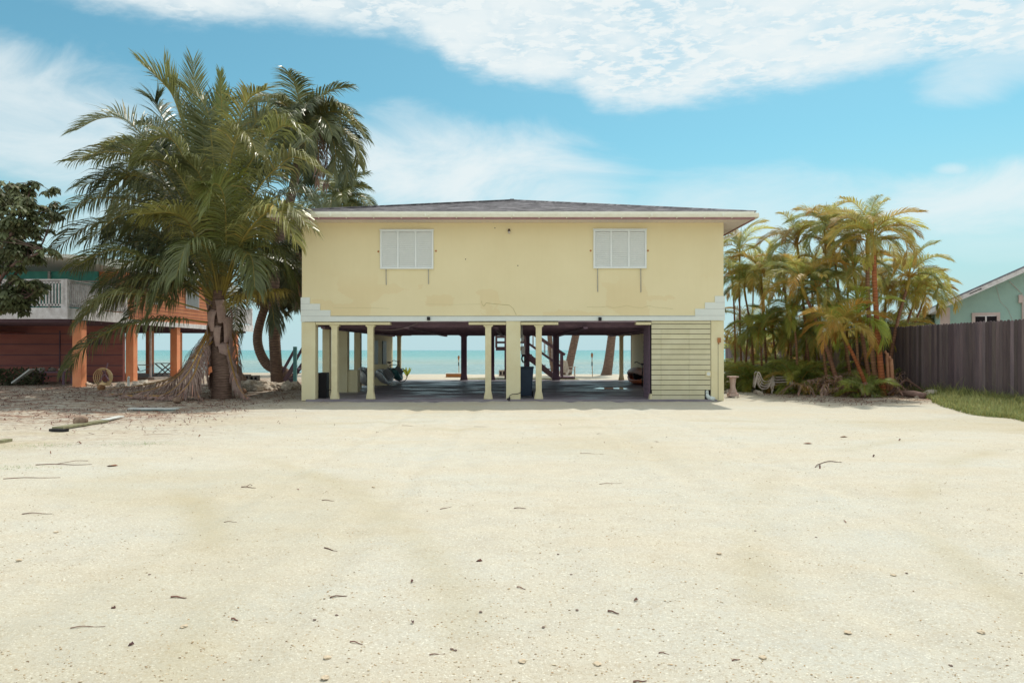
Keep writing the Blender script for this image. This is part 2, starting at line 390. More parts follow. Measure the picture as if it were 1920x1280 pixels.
me = bpy.data.meshes.new('sand_ground'); me.from_pydata(vs, [], fs); me.materials.append(M['sand'])
me.polygons.foreach_set('use_smooth', [True]*len(fs))
for nm, arr in (('litter', lt), ('wet', wet)):
    a = me.attributes.new(nm, 'FLOAT', 'POINT'); a.data.foreach_set('value', arr)
go = bpy.data.objects.new('sand_ground', me); col.objects.link(go); struct(go)

# sea
b = MB(); sy = [50+i*1.2 for i in range(80)]
while sy[-1] < 9000: sy.append(sy[-1]*1.12)
sxs = [-9000,-3000,-1000,-400,-200,-100]+[-80+i*2.0 for i in range(81)]+[100,200,400,1000,3000,9000]
for y in sy:
    for x in sxs:
        w = .05*math.sin(y*1.9+.8*noise.noise(V((x*.15, y*.1, 0)))*4) if y < 140 else 0
        b.v.append((x, y, -.42+w)); b.t.append((1,1,1))
k = len(sxs)
for j in range(len(sy)-1):
    for i in range(k-1): b.f.append((j*k+i, j*k+i+1, (j+1)*k+i+1, (j+1)*k+i)); b.m.append(0)
struct(b.build('sea', 'sea', smooth=True))

# ================================================================ YELLOW HOUSE
FY = 22.46; BY = 37.0; XL = -6.93; XR = 6.98; ZL = 2.62; ZT = 5.83
def fx(px, Y=FY): return (px-960)/F*Y
def fz(py, Y=FY): return EYE+(HZ-py)/F*Y
H = thing('stilt_house', 'large pale yellow house raised on columns over an open garage, facing the sand lot', 'house', (0, 29.7, 0))
b = MB(); b.box(-6.75, 6.72, FY-.12, BY+.1, -.06, .03)
struct(b.build('concrete_floor', 'slab'))
b = MB()
pp = [(fx(px, Y), Y) for px, Y in ((1111,28.6),(1130,28.3),(1152,28.5),(1172,28.2),(1178,28.7),(1165,29.5),(1140,29.2),(1125,29.6))]
b.add([(x, y, .034) for x, y in pp], [tuple(range(len(pp)))])
struct(b.build('puddle', 'puddle'))
# upper wall, with crack lines and old cable scar as part of it
b = MB()
b.box(XL+.02, XR-.02, FY, BY, ZL+.02, ZT)
def wline(pts, r, mi=1, Y=FY-.001): b.tube([P(x, y, Y) for x, y in pts], r, 4, mi)
wline([(1100,575),(1120,576),(1140,574.5),(1150,577),(1165,575),(1175,572.5),(1190,576),(1205,577),(1216,573),(1228,576),(1242,577),(1262,579)], .0045)
wline([(625,576.5),(660,577),(700,577),(730,578.5)], .004)
wline([(800,570),(850,571),(900,570)], .003)
wline([(903,564),(904,571),(907,574),(912,568),(930,570),(955,572),(962,578),(968,590)], .007, 1)
for x, y in ((709.5,471.5),(817.5,470.5),(1107.5,470),(1215,470)): b.blob(P(x, y, FY), .035, 1, .1, (1,.2,1), mi=2)
for x, y in ((928,427.5),(873,486),(971,498)): b.blob(P(x, y, FY), .018, 1, .1, (1,.3,1), mi=3)
b.build('upper_wall', [M['stucco'], M['crack'], M['rust'], M['dark']], H)
# white stepped band
def band():
    b = MB(); y0 = FY-.035
    zl = fz(601.5)
    def st(pts, x0, x1): pass
    L = [(fx(565)-.01, fz(603)), (fx(565)-.01, fz(557.5)), (fx(581.5), fz(557.5)), (fx(581.5), fz(569.5)), (fx(600.5), fz(569.5)), (fx(600.5), fz(581.5)), (fx(620), fz(581.5)), (fx(620), fz(592.5)), (fx(1303), fz(591.5)), (fx(1303), fz(579)), (fx(1321.5), fz(579)), (fx(1321.5), fz(567)), (fx(1340), fz(567)), (fx(1340), fz(555)), (fx(1358)+.01, fz(555)), (fx(1358)+.01, fz(600.5))]
    b.prism(L, y0, FY-.002)
    o = b.build('white_band', 'wsiding', H)
    s = MB()
    for z, x0, x1 in ((fz(581.5), fx(565), fx(600)), (fz(569.5), fx(565), fx(581)), (fz(592.5), fx(565), fx(619)), (fz(591.5), fx(1304), fx(1358)), (fz(579), fx(1322), fx(1358)), (fz(567), fx(1341), fx(1358))):
        s.box(x0, x1, y0-.004, y0+.002, z-.003, z+.003)
    s.box(fx(620), fx(1303), y0-.012, y0-.002, fz(592.2)-.012, fz(592.2))
    s.build('board_seam', 'grey', o)
band()
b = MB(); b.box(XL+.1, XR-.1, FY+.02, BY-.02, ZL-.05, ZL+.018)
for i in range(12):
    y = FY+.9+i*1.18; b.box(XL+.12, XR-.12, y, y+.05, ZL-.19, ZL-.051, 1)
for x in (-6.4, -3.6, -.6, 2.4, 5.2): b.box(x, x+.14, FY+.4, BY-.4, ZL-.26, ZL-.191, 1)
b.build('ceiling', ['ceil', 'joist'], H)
# front lintel edge
for xa, xb in ((731,878),(1047,1193)):
    b = MB(); b.box(fx(xa), fx(xb), FY+.03, FY+.1, ZL-.035, ZL); b.build('garage_header', 'ceil', H)
# pillars
def pillar(x0, x1, y0, y1, z1=ZL-.002, m='stucco_low', nm='pillar', z0=-.02):
    b = MB(); b.box(x0, x1, y0, y1, z0, z1); return b.build(nm, m, H, bevel=.012)
lp = pillar(fx(565), fx(591), FY+.005, FY+.36, fz(603)-.003)
cp = pillar(fx(949), fx(976), FY-.01, FY+.5, fz(601.5)-.002)
rp = pillar(fx(1333.5), fx(1357.5), FY+.0, FY+.36, fz(600.5)-.003)
b = MB(); b.box(fx(1346.2), fx(1346.7), FY-.006, FY+.01, .02, fz(640)); b.build('corner_seam', 'dark', rp)
def post(cx, y, w=.195, m='trim', h=ZL, cap=True, base=True, beam_drop=.14):
    """square column with stepped capital and flared foot"""
    b = MB(); hw = w/2; zt = h-beam_drop-.002
    b.box(cx-hw, cx+hw, y-hw, y+hw, .03, zt-.055)
    if cap:
        b.box(cx-hw-.055, cx+hw+.055, y-hw-.012, y+hw+.012, zt-.054, zt-.001)
        b.box(cx-hw-.012, cx+hw+.012, y-hw-.006, y+hw+.006, zt-.095, zt-.054)
    if base:
        for s in (-1, 1):
            pl = [(cx+s*hw*.98, .031), (cx+s*(hw+.05), .031), (cx+s*(hw+.045), .08), (cx+s*(hw+.012), .26), (cx+s*hw*.98, .28)]
            if s < 0: pl = pl[::-1]
            b.prism(pl, y-hw*.8, y+hw*.8)
    return b.build('post', m, H, bevel=.006)
yb = FY+.18
for p in (628.5, 695.5, 915.5, 1010): post(fx(p, yb), yb-.02)
def beam(x0, x1, y0, y1, z0, z1, m='trim'):
    b = MB(); b.box(x0, x1, y0, y1, z0, z1); b.build('beam', m, H, bevel=.008)
beam(fx(591.5), fx(731.5), FY+.02, FY+.30, ZL-.14, ZL-.004)
beam(fx(878.5), fx(948.6), FY+.02, FY+.30, ZL-.14, ZL-.004)
beam(fx(976.6), fx(1047), FY+.02, FY+.30, ZL-.14, ZL-.004)
beam(fx(1193), fx(1221.5), FY+.02, FY+.30, ZL-.14, ZL-.004)
# back row: posts and short beams
yB = BY-.15
for p, w in ((748.5,.2), (870,.30), (923.5,.2), (989.5,.2), (1042.5,.32), (1165,.2)):
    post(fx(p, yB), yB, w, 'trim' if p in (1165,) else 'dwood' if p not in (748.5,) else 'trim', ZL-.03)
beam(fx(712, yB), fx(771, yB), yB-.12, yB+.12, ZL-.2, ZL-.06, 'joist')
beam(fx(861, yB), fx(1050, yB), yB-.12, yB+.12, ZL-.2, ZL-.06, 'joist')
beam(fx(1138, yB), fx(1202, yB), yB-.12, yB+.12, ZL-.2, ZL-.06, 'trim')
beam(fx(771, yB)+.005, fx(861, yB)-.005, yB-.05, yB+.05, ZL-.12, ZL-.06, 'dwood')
# corner and side pillars
pillar(fx(1182.5, 36.9), fx(1187, 36.9), 36.6, 36.9, m='dwood')
pillar(6.35, 6.62, 30.4, 36.3, m='stucco_low', nm='side_wall')
beam(6.28, 6.55, 28.9, 30.35, ZL-.3, ZL-.06)
pillar(6.45, 6.7, 27.8, 28.1)
pillar(-6.6, -6.35, 23.75, 24.0, m='trim')
pillar(-6.72, -6.32, 26.2, 26.55)
b = MB(); b.box(-6.6, -5.95, 26.3, 26.75, .02, .88); b.build('half_wall', 'stucco_low', H, bevel=.01)
pillar(-6.62, -6.36, 28.6, 28.9, m='trim')
b = MB(); b.box(-6.6, -6.45, 31.2, BY-.1, .02, ZL-.06); b.box(-6.45, -5.7, 31.2, 31.3, .02, 1.0)
sw = b.build('side_wall', 'stucco_low', H)
def louvre(parent, y0, y1, z0, z1, x):
    b = MB(); b.box(x, x+.02, y0, y1, z0, z1)
    n = int((z1-z0)/.07)
    for i in range(n): z = z0+.02+i*.07; b.box(x+.02, x+.045, y0+.03, y1-.03, z, z+.045)
    b.build('louvre_window', 'grey', parent)
louvre(sw, 31.7, 32.7, .7, 2.1, -6.448); louvre(sw, 33.9, 34.9, .7, 2.1, -6.448)
pillar(-6.95, -6.5, 36.6, 36.98, m='stucco_low')
# enclosed closet with board siding at the right
cx0, cx1 = fx(1222), fx(1333)
b = MB(); b.box(cx0+.015, cx1-.003, FY+.06, FY+1.3, .0, ZL-.004)
cl = b.build('closet', 'dark', H)
sb = MB(); zs = [601.2,607.6,617,626.4,636,645.6,655,664.6,674.2,684,693.4,703,712.6,722,731.4,741,750.4]
for i in range(16):
    x1 = cx1-.005 if i < 14 else fx(1321.5)
    xa = cx0 if i not in (14,15) else cx0+.015
    segs = [xa, fx(1239.6), fx(1292.3), x1]
    for s in range(3):
        k = R.uniform(.95, 1.04); sb.tint(k, k, k*R.uniform(.97,1.02))
        g = .0025 if 1 < i else 0
        sb.box(segs[s]+g*(s > 0), segs[s+1]-g*(s < 2), FY+.015, FY+.058, fz(zs[i+1])+.014, fz(zs[i])-.004 if i else fz(601.2))
sb.build('siding', 'board', cl, bevel=.003)
b = MB(); b.box(cx0-.012, cx0+.012, FY+.31, FY+1.3, .02, ZL-.01)
for i in range(16): b.box(cx0-.03, cx0-.0125, FY+.33, FY+1.28, fz(zs[i+1])+.012, fz(zs[i])-.012)
b.build('closet_side', 'dwood', cl)  # side boards coloured dark to paint in the shade on this face
b = MB(); b.prism([(cx0-.07,.02),(cx0+.012,.02),(cx0+.012,.2),(cx0-.03,.2)], FY+.02, FY+.25); b.build('foot', 'trim', cl)
b = MB()
b.box(fx(1323.3), fx(1332.7), FY-.02, FY+.0145, fz(705.5), fz(696))
v1 = b.build('vent', 'trim', cl)
b = MB(); ang = [2*PI*i/20 for i in range(20)]
b.prism([(fx(1328)+.062*math.cos(a), fz(700.8)+.062*math.sin(a)) for a in ang], FY-.04, FY-.021); b.build('vent_cap', 'white', v1)
# ----- PVC elbow under siding
b = MB(); b.tube([(fx(1327), FY+.12, .36), (fx(1327), FY+.11, .2), (fx(1328), FY+.08, .12), (fx(1331), FY-.02, .065), (fx(1337), FY-.14, .05)], [.07,.07,.072,.068,.066], 14)
b.tube([(fx(1326.9), FY+.12, .30), (fx(1326.9), FY+.12, .22)], .08, 14); b.tube([(fx(1331.5), FY-.03, .063), (fx(1333.5), FY-.07, .058)], .078, 14)
b.build('drain_pipe', 'pvc', H, smooth=True)
b = MB(); b.box(fx(1345), fx(1350.8), FY-.06, FY-.001, fz(642), fz(633.2)); b.tube([(fx(1347.5), FY-.03, fz(642)), (fx(1347.5), FY-.02, fz(645))], .015, 6)
b.build('utility_box', 'rust', H, bevel=.01)
# dark square lights on the band
for px, py in ((804, 597.3), (1124.5, 598)):
    b = MB(); b.box(fx(px)-.05, fx(px)+.05, FY-.10, FY-.036, fz(py)-.055, fz(py)+.055); b.box(fx(px)-.035, fx(px)+.035, FY-.115, FY-.1, fz(py)-.04, fz(py)+.03)
    b.build('junction_box', 'black', H, bevel=.004)
# wall lantern
b = MB(); c = P(954.5, 434, FY)
b.lathe([(.035,-.001),(.035,.02),(.02,.025)], (0,0,0), 12)
b.v = [(c.x+p[0], c.y-p[2], c.z+.05+p[1]) for p in b.v]
b.tube([c+V((0,-.02,.05)), c+V((0,-.08,.07)), c+V((0,-.09,.03))], .012, 6)
b.lathe([(.015,.03),(.05,.01),(.052,0),(.04,-.005)], c+V((0,-.09,0)), 12)
wl = b.build('wall_lamp', 'bronze', H, smooth=False)
b = MB(); b.lathe([(.03,-.005),(.038,-.03),(.03,-.075),(.012,-.085)], c+V((0,-.09,0)), 12); b.build('lamp_shade', 'lampglass', wl, smooth=True)

# shutters
def shutter(x0p, x1p, y0p, y1p, arms):
    x0, x1, z1, z0 = fx(x0p), fx(x1p), fz(y0p), fz(y1p)
    y = FY-.07
    b = MB(); w = .055
    n3 = [x0+(x1-x0)*t for t in (0, 1/3., 2/3., 1)]
    b.box(x0-.015, x1+.015, y-.02, FY-.001, z1, z1+.035)         # head rail
    b.box(x0, x0+w, y, FY-.002, z0, z1-.001); b.box(x1-w, x1, y, FY-.002, z0, z1-.001)
    b.box(x0+w, x1-w, y+.001, FY-.002, z0, z0+.06); b.box(x0+w, x1-w, y+.001, FY-.002, z1-.05, z1-.002)
    for xm in n3[1:3]: b.box(xm-.03, xm+.03, y+.001, FY-.002, z0+.061, z1-.051)
    o = b.build('shutter', 'shutter', H, bevel=.004)
    for k in range(3):
        s = MB(); xa = n3[k]+(.056 if k == 0 else .031); xb = n3[k+1]-(.056 if k == 2 else .031)
        n = 18
        for i in range(n):
            z = z0+.065+(z1-z0-.13)*(i+.5)/n; h = (z1-z0-.12)/n
            s.obox(((xa+xb)/2, FY-.038, z), V((1,0,0)), V((0,-.5,.87)), V((0,.87,.5)), (xb-xa)/2, h*.47, .004)
        s.box(xa, xb, FY-.006, FY-.003, z0+.06, z1-.05, 1)
        s.build('louvre_panel', ['shutter','deckw'], o)
    for (ax, ay0, ay1) in arms:
        s = MB(); s.tube([P(ax-.3, ay0, FY-.05), P(ax, ay1, FY-.015)], .012, 6); s.tube([P(ax-.3, ay0-1, FY-.07), P(ax-.3, ay0+1, FY-.07)], .018, 6)
        s.build('prop_arm', 'grey', o)
shutter(713.3, 813, 432.5, 504.5, ((724.2, 506, 534), (803.6, 506, 532.5)))
shutter(1112.3, 1211.7, 431.5, 503.5, ((1120.8, 505, 547), (1201.8, 505, 548)))

# roof
ex0, ex1, ey0, ey1, ez = -7.68, 7.74, 21.68, 37.78, 6.02
apex = V((0.0, 29.73, 8.14))
def roof():
    b = MB(); cor = [V((ex0,ey0,ez)), V((ex1,ey0,ez)), V((ex1,ey1,ez)), V((ex0,ey1,ez))]
    n = 44
    for s in range(4):
        a, c_ = cor[s], cor[(s+1) % 4]
        for i in range(n):
            t0, t1 = i/n, (i+1)/n
            p0 = a.lerp(apex, t0); p1 = c_.lerp(apex, t0); p2 = c_.lerp(apex, t1); p3 = a.lerp(apex, t1)
            up = V((0,0,.004+R.uniform(0,.002)))
            # each course split in tabs of slightly uneven thickness
            m = max(1, int((p1-p0).length/.33))
            for j in range(m):
                u0, u1 = j/m, (j+1)/m; k = V((0,0,R.choice((0,0,.001,.003)))) if s == 0 else V((0,0,0))
                q0, q1, q2, q3 = p0.lerp(p1,u0)+up+k, p0.lerp(p1,u1)+up+k, p3.lerp(p2,u1)+k*.2, p3.lerp(p2,u0)+k*.2
                b.add([q0,q1,q2,q3, q0-up-k, q1-up-k], [(0,1,2,3),(4,5,1,0)])
    b.add([p-V((0,0,.03)) for p in cor]+[apex-V((0,0,.04))], [(3,2,1,0)])
    for p in cor: b.tube([p+V((0,0,.02)), apex+V((0,0,.03))], .06, 6, flat=.4)
    return b.build('roof', 'shingle', H)
rf = roof()
b = MB(); b.box(-.09,.09,29.6,29.9,8.1,8.2); b.build('roof_cap','shingle', rf)
# soffit (panels) and fascia
b = MB()
zs0 = ZT
b.box(ex0+.05, ex1-.05, ey0+.05, ey1-.05, zs0, zs0+.02)
x = ex0+.1
while x < ex1-.1:
    b.box(x, x+.008, ey0+.06, FY-.005, zs0-.008, zs0-.001, 1); x += .205
y = FY
while y < ey1-.1:
    b.box(XR, ex1-.06, y, y+.008, zs0-.008, zs0-.001, 1); b.box(ex0+.06, XL, y, y+.008, zs0-.008, zs0-.001, 1); y += .205
b.build('soffit', ['soffit','deckw'], H)
b = MB(); z0 = zs0-.035; z1 = ez-.005
b.box(ex0+.02, ex1-.02, ey0+.02, ey0+.048, z0, z1); b.box(ex1-.048, ex1-.02, ey0+.049, ey1-.02, z0, z1); b.box(ex0+.02, ex0+.048, ey0+.049, ey1-.02, z0, z1); b.box(ex0+.049, ex1-.049, ey1-.048, ey1-.02, z0, z1)
b.build('fascia', 'fascia', H)
b = MB(); b.box(ex0-.0, ex1+.0, ey0-.01, ey0+.018, ez-.055, ez+.02); b.build('drip_edge', 'gutter', H)
# gutter: K profile along x
gx0, gx1 = -7.75, 7.78; gy = ey0-.012; gt = ez-.045; gb = ez-.165
prof = [(gy, gb), (gy-.07, gb), (gy-.085, gb+.03), (gy-.12, gt-.03), (gy-.12, gt), (gy-.108, gt), (gy-.108, gt-.025), (gy-.075, gb+.035), (gy-.065, gb+.01), (gy, gb+.01)]
b = MB()
b.prism(prof, gx0, gx1, 0, 'X')
b.prism([(gy+.0, gb), (gy-.07, gb), (gy-.12, gt-.03), (gy-.12, gt), (gy+.0, gt)], gx1+.0005, gx1+.01, 0, 'X')
g = b.build('gutter', 'gutter', H)
x = fx(597,21.6)
while x < gx1:
    b = MB(); b.prism([(gy-.05, gb-.022), (gy-.122, gb+.03), (gy-.127, gb+.03), (gy-.06, gb-.032), (gy+.01, gb-.032), (gy+.01, gb-.022)], x-.011, x+.011, 0, 'X'); b.build('bracket', 'gutter', g); x += .873
for p in (798, 963, 1222, 1355, 620):
    b = MB(); b.box(fx(p,21.6)-.03, fx(p,21.6)+.03, gy-.125, gy-.1, gb+.02, gt+.004); b.build('gutter_joint', 'gutter', g)
# side gutters seen from below + downpipes
for s, exx, wx in ((1, ex1, XR), (-1, ex0, XL)):
    b = MB(); xx = exx+s*.0
    b.box(min(xx, xx+s*.11), max(xx, xx+s*.11), ey0+.0, ey1, gb+.001, gt-.001); b.build('gutter', 'gutter', H)
    b = MB(); yk = ey0+2.0
    b.tube([(xx+s*.05, yk, gb+.01), (xx+s*.05, yk, gb-.16), (xx-s*.04, yk+.02, gb-.24), (wx+s*.07, yk+.12, gb-.42), (wx+s*.07, yk+.14, gb-.6), (wx+s*.07, yk+.14, .2)], .042, 10)
    b.tube([(xx+s*.05, yk, gb+.01), (xx+s*.05, yk, gb-.05)], .055, 10)
    b.build('downpipe', 'gutter', H, smooth=True)
# hanging cables under the ceiling and clutter on the centre pillar
def sag(p, q, d, n=14): return [p.lerp(q, i/n)+V((0,0,-d*4*(i/n)*(1-i/n))) for i in range(n+1)]
b = MB(); b.tube(sag(P(702,617,FY+.5), P(791,602,FY+.1), .14), .009, 6); b.build('slack_cable', 'cable', H)
for a_, b_, d_ in ((P(778,620,36), P(800,622,36), .08), (P(1112,621,36), P(1137,625,36), .08), (P(1125,601,FY+.3), P(1208,618,26), .05)):
    b = MB(); b.tube(sag(a_, b_, d_), .009, 5); b.build('dark_cable', 'wire', H)
mt = None
for py, hh, w in ((656.5,.28,.13), (617,.5,.05), (634,.22,.09)):
    b = MB(); xx = fx(976,FY+.5)+.02
    b.box(xx, xx+w, FY+.56, FY+.72, fz(py,FY+.6)-hh/2, fz(py,FY+.6)+hh/2); b.tube([(xx+.03,FY+.64,fz(py,FY+.6)+hh/2),(xx+.03,FY+.64,fz(py,FY+.6)+hh/2+.2)],.015,6); b.build('meter_box', 'grey', H, bevel=.02)
b = MB(); x0 = fx(977,FY+.55)
for k in range(4):
    c = V((x0+.10, FY+.6, 1.48)); r = .09+.02*k
    b.tube([c+V((r*.6*math.cos(a), .02*k, r*math.sin(a)-.12)) for a in [2*PI*i/18 for i in range(19)]], .008, 5)
b.build('coiled_cord', 'wire', H)
b = MB(); b.tube([(fx(955),FY-.06,.06),(fx(956),FY-.09,.16),(fx(960),FY-.08,.2),(fx(970),FY-.06,.21),(fx(976),FY-.04,.25),(fx(978),FY+.0,.38),(fx(979),FY+.1,.42)], .011, 6)
b.tube([(fx(955),FY-.06,0),(fx(955),FY-.06,.1)], .03, 8); b.blob((fx(954),FY-.08,.03), .06, 1, .3)
b.build('spigot_hose', 'wire', H)

# ================================================================ back stairs (dark wood) with landing
S = thing('outdoor_staircase', 'dark brown wooden staircase with landing behind the open garage', 'stairs', P(1000, 700, 39))
S.location.z = 0; WL[S.name] = V(S.location)
Ys = 38.6
def X(px, Y=Ys): return (px-960)/F*Y
def Z(py, Y=Ys): return EYE+(HZ-py)/F*Y
for yy in (Ys-.5, Ys+.5):
    b = MB(); b.prism([(X(978), Z(650)), (X(978), Z(666)), (X(1036), 0.02), (X(1050), .02)], yy-.03, yy+.03); b.build('stringer', 'dwood', S)
for i in range(8):
    t = (i+.5)/8; x = X(980)+(X(1048)-X(980))*t; z = Z(654)*(1-t)+.1*t
    b = MB(); b.box(x-.14, x+.14, Ys-.47, Ys+.47, z-.04, z); b.build('tread', 'dwood', S)
b = MB(); b.box(X(930), X(985), Ys-.6, Ys+.6, Z(657), Z(650)); b.build('landing', 'dwood', S)
b = MB()
for py in (642, 632, 622): b.box(X(930), X(985), Ys-.62, Ys-.57, Z(py)-.06, Z(py)+.06)
for px in (931, 948, 984): b.box(X(px)-.06, X(px)+.06, Ys-.68, Ys-.621, 0.0 if px > 931 else Z(652), Z(612))
b.build('landing_rail', 'dwood', S)
for yy in (Ys-.53, Ys+.53):
    b = MB(); b.bar((X(980), yy, Z(612)), (X(1058), yy, Z(665)), .05, .15); b.bar((X(980), yy, Z(636)), (X(1050), yy, Z(686)), .05, .11)
    b.box(X(1053)-.05, X(1053)+.05, yy-.05, yy+.05, 0, Z(664)); b.build('handrail', 'dwood', S)
    b = MB()
    for i in range(9):
        x = X(985+i*7.2); zt = Z(612+(985+i*7.2-980)*.68)-.06; b.box(x-.02, x+.02, yy-.02, yy+.02, zt-.62, zt)
    b.build('baluster_row', 'deckw', S)
b = MB(); b.box(X(1040), X(1076), Ys-.7, Ys+.5, -.02, .16); b.build('bottom_step', 'dwood', S)

# boardwalk at the back of the slab
b = MB()
for i in range(17):
    x0 = X(874)+i*.37; b.tint(*[R.uniform(.85,1.1)]*3); b.box(x0, x0+.35, BY+.2, BY+2.6+.0*i, -.02, .035)
tag(b.build('boardwalk', 'plank', org=(0,BY+.2,0)), 'low grey plank boardwalk on the beach behind the garage floor', 'boardwalk')
# side steps at the left of the house
S2 = thing('side_steps', 'small dark wooden steps with railing left of the yellow house', 'stairs', (X(545,31),31,0))
for yy in (30.6, 31.6):
    b = MB(); b.bar((X(530,31), yy, .45), (X(560,31), yy, 1.75), .05, .12); b.bar((X(530,31), yy, -.0), (X(560,31), yy, 1.0), .05, .18); b.build('side_rail', 'dwood', S2)
for i in range(4):
    b = MB(); t = i/4; x = X(532,31)+.17*i; b.box(x, x+.26, 30.63, 31.57, .12+.22*i, .16+.22*i); b.build('tread', 'dwood', S2)
b = MB(); b.box(X(559,31)-.07, X(559,31)+.07, 30.5, 30.64, 0, 1.8); b.build('newel_post', 'kay_teal', S2)

# ================================================================ things in the garage
def wheelie(name, label, loc, m):
    t = thing(name, label, 'bin', (0,0,0))
    b = MB(); b.add([(-.20,-.24,.06),(.20,-.24,.06),(.20,.24,.06),(-.20,.24,.06),(-.27,-.31,1.0),(.27,-.31,1.0),(.27,.31,1.0),(-.27,.31,1.0)], [(3,2,1,0),(4,5,6,7),(0,1,5,4),(1,2,6,5),(2,3,7,6),(3,0,4,7)]); b.build('bin_body', m, t, bevel=.02)
    b = MB(); b.box(-.29,.29,-.34,.33,1.003,1.05); b.box(-.22,.22,.3,.38,1.0,1.04); b.build('lid', m, t, bevel=.015)
    for s in (-1, 1):
        b = MB(); b.tube([(s*.22,.26,.1),(s*.27,.26,.1)], .1, 14); b.build('wheel', 'tyre', t)
    t.location = loc; return t
wheelie('wheelie_bin', 'navy blue wheelie bin standing against the central pillar', (fx(978.5,23.5)+.12, 23.4, .03), 'navy')
t = thing('speaker_cabinet', 'tall black cabinet standing behind the left corner pillar', 'cabinet', (0,0,0))
b = MB(); b.box(-.14,.14,-.18,.18,0,.86); b.build('cabinet_body','black',t,bevel=.015)
b = MB(); b.box(-.12,.12,-.19,-.181,.05,.8); b.build('grille','tyre',t)
b = MB(); b.tube([(.13,0,.25),(.2,-.02,.28),(.28,-.03,.24),(.3,-.03,.14)],.012,6); b.build('power_cord','wire',t)
t.location = (-6.37, 23.1, .03)

def kayak(label, m, m2, L=2.9, W=.72, D=.38, group='kayaks kept under the house'):
    t = thing('kayak', label, 'kayak', (0,0,0), group)
    b = MB(); n = 26; k = 20; vs = []
    for i in range(n+1):
        s = i/n; a = math.sin(PI*min(max(s,.0),1))**.55; rock = .22*(abs(s-.5)*2)**3
        a = max(a, .03)
        for j in range(k):
            th = 2*PI*j/k; cx, cz = math.cos(th), math.sin(th)
            w = W/2*a*(abs(cx)**.8)*(1 if cx > 0 else -1)
            z = D/2*(a**.6)*cz*(1.0 if cz < 0 else .62)
            if cz > .5 and .3 < s < .72: z -= .16*(cz-.5)*2*min(1, (s-.3)/.08, (.72-s)/.08)
            if cz > 0: z += .02*math.sin(s*60)*.6
            vs.append((w, (s-.5)*L, z+rock+D/2))
    b.add(vs, [(i*k+j, i*k+(j+1)%k, (i+1)*k+(j+1)%k, (i+1)*k+j) for i in range(n) for j in range(k)]+[tuple(range(k-1,-1,-1)), tuple(n*k+j for j in range(k))])
    b.build('hull', m, t, smooth=True)
    b = MB(); b.box(-.22,.22,.18,.24,D*.55,D*1.25); b.build('seat_back', m2, t, bevel=.02)
    for yy in (-.95,-.65, .75, 1.0):
        b = MB(); a = math.sin(PI*(yy/L+.5))**.55*W/2
        b.tube([(a*math.cos(th)*1.0, yy, D/2-.01+ (D/2*.66)*math.sin(th)*1.03+.22*(abs(yy/L)*2)**3) for th in [PI*q/10 for q in range(11)]], .008, 5); b.build('deck_strap', 'wire', t)
    return t
from mathutils import Euler
k1 = kayak('pale grey kayak leaning on its side by the half wall', 'kay_grey', 'grey', 2.9, .85, .48); k1.rotation_euler = Euler((0, 1.1, .03)); k1.location = (-6.42, 28.9, .44)
k2 = kayak('white tipped grey kayak propped behind the grey one', 'kay_grey', 'grey', 2.9, .8, .42); k2.rotation_euler = Euler((0, .9, -.03)); k2.location = (-5.85, 30.4, .36)
k3 = kayak('dark teal kayak lying tilted near the back left post', 'kay_teal', 'grey', 2.6, .85, .45); k3.rotation_euler = Euler((0, .7, .1)); k3.location = (-5.7, 32.6, .34)
k4 = kayak('bright orange kayak at the bottom of the stack on the right', 'kay_orange', 'black', 2.9, .8); k4.rotation_euler = Euler((0,0,.2)); k4.location = (fx(1200,32.5), 32.4, .03)
k5 = kayak('faded salmon kayak upside down on top of the orange one', 'kay_mauve', 'black', 2.9, .8, .42); k5.rotation_euler = Euler((0,PI,.15)); k5.location = (fx(1197,32.3), 32.1, .83)

def bicycle(label, loc, rz):
    t = thing('bicycle', label, 'bicycle', (0,0,0), 'bicycles kept under the house')
    for yy in (-.52, .52):
        b = MB(); b.tube([(0, yy+.33*math.cos(a), .34+.33*math.sin(a)) for a in [2*PI*i/28 for i in range(29)]], .02, 6, cap=False)
        w = b.build('wheel', 'tyre', t)
        b = MB()
        for i in range(12): a = PI*i/6; b.tube([(0,yy,.34),(0,yy+.32*math.cos(a),.34+.32*math.sin(a))], .002, 3)
        b.tube([(-.04,yy,.34),(.04,yy,.34)], .02, 8); b.build('spokes', 'grey', w)
    b = MB(); sp = (0,.15,.85); bb = (0,.05,.3); hd = (0,-.36,.88)
    for a, c_ in ((sp,bb),(bb,hd),(sp,hd),(bb,(0,.52,.34)),(sp,(0,.52,.34)),(hd,(0,-.52,.34)),(hd,(0,-.33,1.0)),(sp,(0,.17,.95))): b.tube([a,c_], .016, 8)
    b.build('frame', 'navy', t)
    b = MB(); b.tube([(-.33,-.15,1.06),(-.25,-.24,1.1),(-.08,-.33,1.02),(.08,-.33,1.02),(.25,-.24,1.1),(.33,-.15,1.06)], .016, 8); b.tube([(-.33,-.15,1.06),(-.3,-.19,1.08)], .024, 8); b.tube([(.33,-.15,1.06),(.3,-.19,1.08)], .024, 8); b.build('handlebar', 'black', t)
    b = MB(); b.blob((0,.2,.98), .12, 2, 0, (.6,1.2,.35)); b.build('saddle', 'black', t, smooth=True)
    t.location = loc; t.rotation_euler = (0,0,rz); return t
bicycle('dark bicycle parked behind the kayaks on the left', (-6.1, 34.9, .03), 1.2)
bicycle('bicycle behind the closet with only its handlebar in view', (fx(1206,30), 30.2, .03), -.2)

